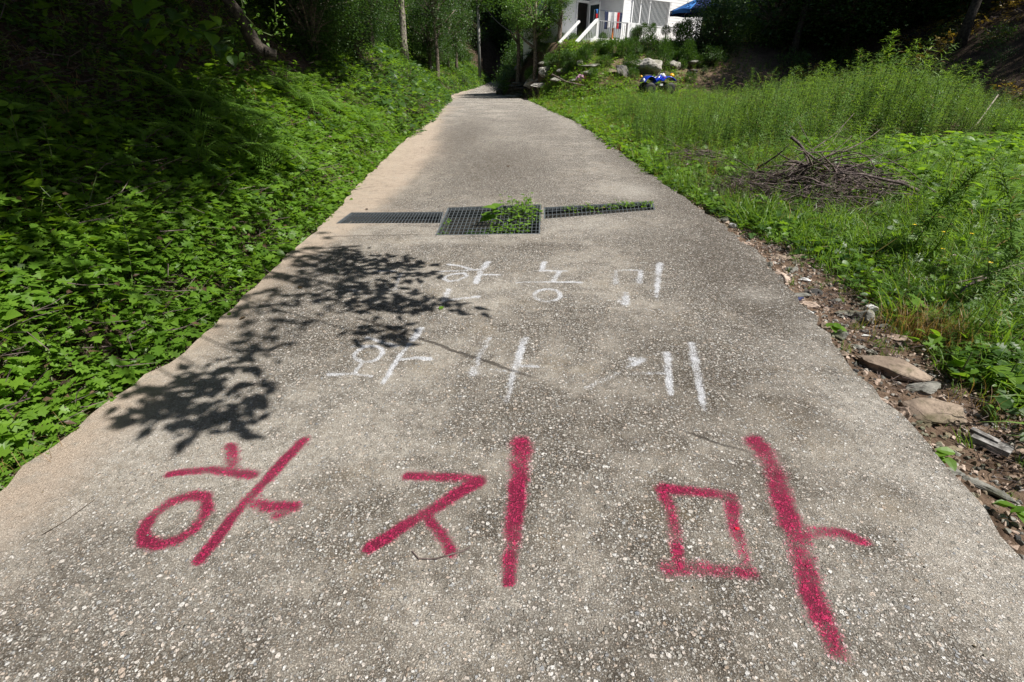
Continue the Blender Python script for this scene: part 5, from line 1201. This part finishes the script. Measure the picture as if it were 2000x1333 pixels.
b = B(); b.tube([(0,0,-.1), (0,0,top)], [.04, .04], 8); link('post', b.mesh('post', [M['pole']]), e)
b = B(); b.bar((-.28,0,top-.12), (.30,0,top+.28), .05, .26); link('board', b.mesh('board', [M['rust']]), e)

# ------------------------------------------------------------------ white house
HZ = 2.95; C0 = Vector((6.28, 33.0, HZ)); UU = Vector((.775, .632, 0)).normalized(); NN = Vector((UU.y, -UU.x, 0))
def W(u, n, z): return C0+UU*u+NN*n+Vector((0, 0, z))
Rw = np.array([list(UU), list(NN), [0, 0, 1]]).T
house = empty('white_house', C0, label='white weatherboarded house with barred window on the terrace', cat='house')
def hb(name, boxes, mat, parent=house, **k):
    """boxes: (u0,u1,n0,n1,z0,z1) in house axes"""
    b = B()
    for (u0, u1, n0, n1, z0, z1) in boxes:
        c = (C0*0)+UU*((u0+u1)/2)+NN*((n0+n1)/2)+Vector((0,0,(z0+z1)/2)); b.box(list(c), (u1-u0, n1-n0, z1-z0), Rw)
    off = Vector((0,0,0))
    return link(name, b.mesh(name, [M[mat]]), parent, off, **k)
WL, WH = 8.0, 3.5; RD = 1.9; PW = 3.0        # facade length, wall height, recess depth, porch width
# window opening u .78-4.3, z .25..1.75
wz0, wz1 = .62, 2.05; wu0, wu1 = .80, 4.25
hb('wall', [(0, wu0, -.15, 0, -.3, WH), (wu1, WL, -.15, 0, -.3, WH), (wu0, wu1, -.15, 0, -.3, wz0), (wu0, wu1, -.15, 0, wz1, WH)], 'white')
hb('wall', [(0, .15, -RD, -.15, -.3, WH)], 'white'); hb('wall', [(-PW, -1.75, -RD-.15, -RD, -.3, WH), (-.75, 0, -RD-.15, -RD, -.3, WH), (-1.75, -.75, -RD-.15, -RD, 2.35, WH), (-1.75, -.75, -RD-.15, -RD, -.3, 0)], 'white')
hb('wall', [(-PW, -PW+.15, -5.0, -RD-.15, -1.2, WH)], 'white')
hb('wall', [(WL-.15, WL, -5, -.15, -.3, WH), (-PW, WL, -5.15, -5.0, -1.2, WH)], 'white')
def siding(u0, u1, z0, z1, n, axis='u', skip=None):
    b = B(); hgt = .155; z = z0
    while z < z1:
        zt = min(z+hgt, z1)
        segs = [(u0, u1)]
        if skip and not (zt <= skip[2] or z >= skip[3]): segs = [(u0, skip[0]), (skip[1], u1)]
        for a, c in segs:
            if axis == 'u': f = lambda s, o, zz: UU*s+NN*(n+o)+Vector((0,0,zz))
            elif axis == 'nL': f = lambda s, o, zz: UU*(n-o)+NN*s+Vector((0,0,zz))
            Vv = [f(a, .012, z), f(c, .012, z), f(c, .003, zt), f(a, .003, zt), f(a, .0, z), f(c, .0, z), f(c, 0, zt), f(a, 0, zt)]
            b.add([list(v) for v in Vv], Q=[(0,1,2,3),(4,5,1,0),(3,2,6,7),(0,3,7,4),(1,5,6,2)])
        z += hgt
    return b
for args in [dict(u0=.08, u1=WL, z0=-.1, z1=WH, n=.001, skip=(wu0-.08, wu1+.08, wz0-.08, wz1+.08)), dict(u0=-PW+.1, u1=-.02, z0=.0, z1=WH, n=-RD+.001, skip=(-1.85, -.65, 0, 2.45)), dict(u0=-RD, u1=-.08, z0=0, z1=WH, n=-.001, axis='nL'), dict(u0=-5.0, u1=-RD-.1, z0=-.1, z1=WH, n=-PW-.001, axis='nL')]:
    link('siding', siding(**args).mesh('siding', [M['white']]), house)
hb('corner_trim', [(-.05, .09, -.08, .05, -.2, WH)], 'white'); hb('corner_trim', [(-PW-.05, -PW+.10, -RD-.1, -RD+.05, -.2, WH)], 'white')
# roof
b = B(); Rr = [W(-PW-.3, .35, WH)-C0, W(WL+.3, .35, WH)-C0, W(WL+.3, -5.4, WH)-C0, W(-PW-.3, -5.4, WH)-C0]; r1 = W(-PW+2, -2.5, WH+.9)-C0; r2 = W(WL-2, -2.5, WH+.9)-C0
b.add([list(v) for v in Rr+[r1, r2]+[v-Vector((0,0,.15)) for v in Rr]], Q=[(0,1,5,4),(2,3,4,5),(6,7,1,0),(7,8,2,1),(8,9,3,2),(9,6,0,3),(6,9,8,7)], T=[(1,2,5),(3,0,4)])
link('roof', b.mesh('roof', [M['rust']]), house)
# window
win = hb('window', [(wu0-.07, wu0, -.1, .05, wz0-.07, wz1+.07), (wu1, wu1+.07, -.1, .05, wz0-.07, wz1+.07), (wu0, wu1, -.1, .05, wz1, wz1+.07), (wu0, wu1, -.1, .05, wz0-.07, wz0), (2.38, 2.46, -.1, .0, wz0, wz1), (1.55, 1.62, -.1, -.02, wz0, wz1)], 'white')
hb('pane', [(wu0, wu1, -.08, -.07, wz0, wz1)], 'glassdull', win)
cb = B(); K = 60
for seg_ in ((wu0+.05, 1.5), (2.6, 4.1)):
    n = 24; V = []; 
    for i in range(n+1):
        u = seg_[0]+(seg_[1]-seg_[0])*i/n; o_ = -.14+.03*math.sin(i*2.2); V += [list(UU*u+NN*o_+Vector((0,0,wz0))), list(UU*u+NN*o_+Vector((0,0,wz1)))]
    cb.add(V, Q=[(2*i, 2*i+2, 2*i+3, 2*i+1) for i in range(n)])
link('curtain', cb.mesh('curtain', [M['curtain']]), win)
for k in range(30):
    u = wu0-.05+(wu1-wu0+.1)*k/29; hb('window_bar', [(u-.011, u+.011, .10, .12, wz0-.55, wz1+.02)], 'white', win)
hb('bar_rail', [(wu0-.1, wu1+.1, .095, .14, wz0+.12, wz0+.17), (wu0-.1, wu1+.1, .095, .14, wz0-.58, wz0-.54), (wu0-.1, wu1+.1, .095, .14, wz1, wz1+.04)], 'white', win)
# door
door = hb('door_frame', [(-1.85, -1.75, -RD-.1, -RD+.06, 0, 2.45), (-.75, -.65, -RD-.1, -RD+.06, 0, 2.45), (-1.75, -.75, -RD-.1, -RD+.06, 2.35, 2.45), (-1.75, -.75, -RD-.1, -RD+.05, 1.85, 1.95)], 'white')
hb('transom_pane', [(-1.75, -.75, -RD-.08, -RD-.06, 1.95, 2.35)], 'glass', door)
hb('doorway_shade', [(-1.75, -.75, -RD-.9, -RD-.88, 0, 1.9)], 'dark', house)  # flat dark panel; its colour stands in for the unlit room's shade
b = B(); c0 = UU*-.75+NN*-RD; dd = (NN*.95+UU*-.1).normalized()
for a_, z0_, z1_, w_ in ((0, 0, 1.85, .1), (.85, 0, 1.85, .1)):
    b.bar(list(c0+dd*(a_+.05)+Vector((0,0,z0_))), list(c0+dd*(a_+.05)+Vector((0,0,z1_))), w_, .05)
for z_ in (.1, .8, 1.8): b.bar(list(c0+Vector((0,0,z_))), list(c0+dd*.9+Vector((0,0,z_))), .05, .12)
dr_ = link('door', b.mesh('door', [M['white']]), house); b = B(); b.bar(list(c0+dd*.1+Vector((0,0,1.3))), list(c0+dd*.85+Vector((0,0,1.3))), .012, .95); link('door_pane', b.mesh('door_pane', [M['glass']]), dr_)
# arched side window
aw = B(); nn0 = -RD-1.1; f = lambda n_, z, o: UU*(-PW-.04-o)+NN*n_+Vector((0,0,z))
arc = [(nn0-.35, .5), (nn0+.35, .5)]+[(nn0+.35*math.cos(PI*k/8), 1.6+.5*math.sin(PI*k/8)) for k in range(9)]
for i in range(len(arc)): 
    a_, b_ = arc[i], arc[(i+1) % len(arc)]; aw.bar(list(f(*a_, .03)), list(f(*b_, .03)), .06, .07, up=(1, 0, .01))
aw.bar(list(f(nn0, .5, .03)), list(f(nn0, 1.9, .03)), .05, .05)
w2_ = link('arched_window', aw.mesh('arched_window', [M['white']]), house); b = B(); b.add([list(f(*q, .01)) for q in arc]+[list(f(nn0, 1.2, .01))], T=[(i, (i+1) % len(arc), len(arc)) for i in range(len(arc))]); link('pane', b.mesh('pane', [M['glass']]), w2_)
hb('drainpipe', [(-PW-.12, -PW-.04, -RD-2.2, -RD-2.12, -.2, WH)], 'greycloth')
hb('service_cable', [(2.1, 2.14, .03, .07, 2.0, 3.4)], 'greycloth')
# porch platform, parapet, railing, steps as one porch structure
porch = empty('porch', C0, label='white front porch with parapet, railing and sloping stair rail', cat='porch')
hb('platform', [(-PW, .05, -RD, .85, -.22, -.02)], 'white', porch)
hb('parapet', [(-.55, .55, .78, .92, -.55, .78)], 'white', porch)
hb('parapet', [(.75, 3.6, .80, .92, -.3, .62)], 'white', porch)
hb('handrail', [(-PW, -.55, .80, .86, .74, .78)], 'greycloth', porch)
for k in range(15): u = -PW+.1+k*(PW-.65)/14; hb('baluster', [(u-.008, u+.008, .822, .838, -.02, .74)], 'darkmetal', porch)
hb('corner_post', [(-PW-.05, -PW+.05, .76, .88, -.02, .85)], 'white', porch)
b = B(); s0 = UU*-PW+NN*.83+Vector((0,0,.80)); s1 = UU*(-PW-1.45)+NN*.83+Vector((0,0,-.25)); b.bar(list(s0), list(s1), .16, .11); link('stair_rail', b.mesh('stair_rail', [M['white']]), porch)
for k in range(12):
    t = (k+.5)/12; a_ = s0.lerp(s1, t); b = B(); b.bar(list(a_), list(a_-Vector((0,0,.7))), .03, .03, up=(1,0,0)); link('baluster', b.mesh('baluster', [M['white']]), porch)
b = B(); s2 = s0-Vector((0,0,.8)); s3 = s1-Vector((0,0,.65)); b.bar(list(s2), list(s3), .1, .16); link('stringer', b.mesh('stringer', [M['white']]), porch)
b = B(); q0 = s0+NN*-1.3; q1 = s1+NN*-1.3; b.bar(list(q0), list(q1), .12, .1); link('stair_rail', b.mesh('stair_rail', [M['white']]), porch)
for k in range(6):
    t = (k+.5)/6; c_ = s2.lerp(s3, t)+NN*-.65; b = B(); b.box(list(c_), (.36, 1.2, .08), Rw); link('step', b.mesh('step', [M['white']]), porch)
# laundry over the railing
def cloth(label, u, n, z, wd, ln, mat, name='laundry'):
    b = B(); K = 6; V = []; 
    for i in range(K+1):
        for j in range(5):
            uu = (i/K-.5)*wd; zz = -ln*j/4; V.append(list(UU*uu+NN*(.03*math.sin(i*1.7+j*.5)+.015)+Vector((0,0,zz))))
    Q_ = [(i*5+j, (i+1)*5+j, (i+1)*5+j+1, i*5+j+1) for i in range(K) for j in range(4)]; n0 = len(V)
    V2 = [list(Vector(v)-NN*.03) for v in V]
    b.add(V+V2, Q=Q_+[(a+n0, d_+n0, c_+n0, b2+n0) for a, b2, c_, d_ in Q_])
    link(name, b.mesh(name, [M[mat]], True), loc=W(u, n, z), label=label, cat='laundry', group='laundry hanging on the porch')
for u, z, wd, ln, mt, lb in [(-2.05, 1.22, .30, .8, 'navycloth', 'dark navy garment first on the porch line'), (-1.80, 1.2, .27, .7, 'whitecloth', 'white shirt beside the navy garment'), (-1.56, 1.22, .28, .7, 'greycloth', 'pale grey shirt mid porch line'), (-1.32, 1.22, .26, .7, 'whitecloth', 'second white shirt, next to the red garment'), (-1.09, 1.22, .2, .75, 'red', 'bright red garment on the porch line'), (-.86, 1.22, .2, .75, 'navycloth', 'dark garment last on the porch line'), (-1.45, .5, .14, .52, 'orange', 'orange cloth hanging low behind the railing'), (-2.82, 1.08, .15, .4, 'red', 'red towel draped by the porch corner post'), (-2.82, 1.28, .13, .18, 'sky_blue', 'blue cloth hung above the red towel')]:
    cloth(lb, u, .62, z, wd, ln, mt)
e = empty('drying_rack', W(-1.55, .55, 0), label='thin drying line frame on the porch behind the railing', cat='drying rack'); b = B(); b.bar(list(UU*-1.4+Vector((0,0,1.26))), list(UU*.8+Vector((0,0,1.26))), .02, .02); b.bar(list(UU*-1.4), list(UU*-1.4+Vector((0,0,1.26))), .02, .02, up=(1,0,0)); b.bar(list(UU*.8), list(UU*.8+Vector((0,0,1.26))), .02, .02, up=(1,0,0)); link('frame', b.mesh('frame', [M['chrome']]), e)
# round table
g = P(1106, 85, 33.5); g.z = h(g.x, g.y); tz_ = P(1106, 63, 33.5).z-g.z
e = empty('garden_table', g, label='white round folding table with crossed legs at the shaded side of the house', cat='table')
b = B(); b.lathe([(.001, tz_), (.34, tz_), (.34, tz_-.04), (.001, tz_-.04)], 20); link('table_top', b.mesh('table_top', [M['white']]), e)
for sx in (-1, 1):
    for sy in (-.2, .2):
        b = B(); b.bar((-.22*sx, sy, 0), (.2*sx, sy, tz_-.03), .03, .03); link('leg', b.mesh('leg', [M['white']]), e)
# parasol
g = P(1360, 60, 31.5); cz = P(1360, 26, 31.5).z; g.z = h(g.x, g.y)
e = empty('parasol', g, label='navy blue parasol open beside the white house', cat='parasol'); b = B(); b.tube([(0,0,0), (0,0,cz-g.z+.75)], .03, 8); link('pole', b.mesh('pole', [M['white']]), e)
b = B(); n = 8; Rp = 1.6; zz = cz-g.z
for k in range(n):
    b = B(); a0, a1 = 2*PI*k/n+.2, 2*PI*(k+1)/n+.2; am = (a0+a1)/2; V = [(0,0,zz+.75)]
    for a_, r_, z_ in ((a0, Rp, zz+.06), (am, Rp*.95, zz+.11), (a1, Rp, zz+.06)): V.append((r_*math.cos(a_), r_*math.sin(a_), z_))
    for a_, r_, z_ in ((a0, Rp, zz-.08), (am, Rp*.955, zz-.05), (a1, Rp, zz-.08)): V.append((r_*math.cos(a_), r_*math.sin(a_), z_))
    V += [(x_, y_, z_-.01) for x_, y_, z_ in V]
    b.add(V, T=[(0,1,2),(0,2,3),(7,9,8),(7,10,9)], Q=[(1,4,5,2),(2,5,6,3),(8,9,12,11),(9,10,13,12)]); link('panel', b.mesh('panel', [M['navy'] if k != 4 else M['sky_blue']]), e)  # one lighter blue panel carries the sunlit top as colour
    b = B(); b.bar((0,0,zz+.70), (Rp*.98*math.cos(a0), Rp*.98*math.sin(a0), zz+.04), .015, .015); link('rib', b.mesh('rib', [M['white']]), e)
    b = B(); b.ball((Rp*math.cos(a0), Rp*math.sin(a0), zz+.0), (.025, .025, .04), 6); link('rib_tip', b.mesh('rib_tip', [M['white']]), e)

# ------------------------------------------------------------------ quad bike
g = P(1282, 183, 22.0); g.z = h(g.x, g.y); s_ = 22.0/ray(1282, 165)[1]
e = empty('quad_bike', g, rz=.12, label='small blue and white quad bike parked in the weeds', cat='quad bike')
Lq = 62*s_; q0 = Lq/2; zt = P(1285, 158, 22.0).z-g.z
def qz(py): return P(1285, py, 22.0).z-g.z
def qx(px): return P(px, 165, 22.0).x-g.x
def fender(x0, x1, zb, zt_, mat, name, w_=.34):
    b = B(); n = 10; V = []
    for i in range(n+1):
        t = i/n; x_ = x0+(x1-x0)*t; z_ = zb+(zt_-zb)*math.sin(PI*t)**.7
        for y_ in (-w_, -.06, .06, w_): V.append((x_, y_, z_+(.02 if abs(y_) < .1 else 0)))
    n0 = len(V); V += [(a, b_, c-.025) for a, b_, c in V]
    Q_ = [(i*4+j, (i+1)*4+j, (i+1)*4+j+1, i*4+j+1) for i in range(n) for j in range(3)]
    b.add(V, Q=Q_+[(a+n0, d+n0, c+n0, b2+n0) for a, b2, c, d in Q_]+[(i*4, i*4+n0, (i+1)*4+n0, (i+1)*4) for i in range(n)]+[(i*4+3, (i+1)*4+3, (i+1)*4+3+n0, i*4+3+n0) for i in range(n)])
    return link(name, b.mesh(name, [M[mat]], True), e)
fender(qx(1253), qx(1276), qz(160), qz(149), 'blue', 'rear_fender'); fender(qx(1289), qx(1314), qz(158), qz(150), 'blue', 'front_fender')
b = B(); b.tube([(qx(1274),0,qz(163)), (qx(1280),0,qz(157)), (qx(1289),0,qz(150))], [.07, .09, .10], 8); link('side_panel', b.mesh('side_panel', [M['blue']], True), e)
b = B(); b.tube([(qx(1266),0,qz(152)), (qx(1275),0,qz(155)), (qx(1286),0,qz(149))], [.08, .08, .07], 8); link('seat', b.mesh('seat', [M['seat']], True), e)
b = B(); b.tube([(qx(1286),0,qz(148.5)), (qx(1292),0,qz(147)), (qx(1297),0,qz(151))], [.06, .09, .06], 8); link('fuel_tank', b.mesh('fuel_tank', [M['white']], True), e)
b = B(); b.box((qx(1296), -.2, qz(153)), (.16, .01, .08)); link('sticker', b.mesh('sticker', [M['red']]), e)
b = B(); b.tube([(qx(1292),0,qz(150)), (qx(1291),0,qz(142))], [.02, .02], 6); b.tube([(qx(1291),-.3,qz(141)), (qx(1291),0,qz(143)), (qx(1291),.3,qz(141))], [.015]*3, 6); link('handlebar', b.mesh('handlebar', [M['black']], True), e)
b = B(); b.bar((qx(1258),0,qz(165)), (qx(1310),0,qz(165)), .22, .06); link('chassis', b.mesh('chassis', [M['black']]), e)
wr = .23
for xx in (1264, 1303):
    for sy in (-.32, .32):
        b = B(); prof = [(wr*.5, -.08), (wr*.9, -.08), (wr, -.04), (wr, .04), (wr*.9, .08), (wr*.5, .08)]
        V = [(r_*math.cos(2*PI*k/16), z_, r_*math.sin(2*PI*k/16)) for r_, z_ in prof for k in range(16)]
        b.add(V, Q=[(i*16+k, i*16+(k+1) % 16, (i+1)*16+(k+1) % 16, (i+1)*16+k) for i in range(5) for k in range(16)])
        t_ = link('wheel', b.mesh('wheel', [M['black']], True), e, (qx(xx), sy, wr))
        b = B(); b.tube([(0,-.06,0), (0,.06,0)], [wr*.5, wr*.5], 12); link('rim', b.mesh('rim', [M['chrome']]), t_)
b = B(); b.ball((qx(1247), -.15, qz(150)), (.05, .05, .05), 8); link('tail_lamp', b.mesh('tail_lamp', [M['yellow']], True), e)
b = B(); b.ball((qx(1252), -.2, qz(157)), (.05, .04, .07), 8); link('rear_reflector', b.mesh('rear_reflector', [M['white']], True), e)
b = B(); b.box((qx(1286), -.3, qz(165.5)), (.12, .03, .07)); link('footrest', b.mesh('footrest', [M['white']]), e)
b = B(); 
for y_ in (-.2, -.07, .07, .2): b.tube([(qx(1252), y_, qz(148)), (qx(1266), y_, qz(147))], .012, 5)
for x_ in (1253, 1265): b.tube([(qx(x_), -.22, qz(147.5)), (qx(x_), .22, qz(147.5))], .012, 5)
link('cargo_rack', b.mesh('cargo_rack', [M['black']]), e)
hl = g+Vector((qx(1311), .1, qz(150))); b = B(); b.ball((0,0,0), (.10, .10, .085), 10); b.box((-.06,0,-.05), (.12, .16, .05))
link('helmet', b.mesh('helmet', [M['yellow']], True), loc=hl+Vector((0,0,.03)), label='round yellow helmet resting on the front of the quad bike', cat='helmet')
# pink bag
g = G(1132, 163); m_ = mpp(g); me = rock_mesh('pink_bag', 301, M['pink'], 2, .16, 14); o = link('pink_bag', me, loc=g+Vector((0,0,.22)), label='crumpled pink striped bag lying on the slope', cat='bag'); o.scale = (18*m_, 12*m_, 14*m_)
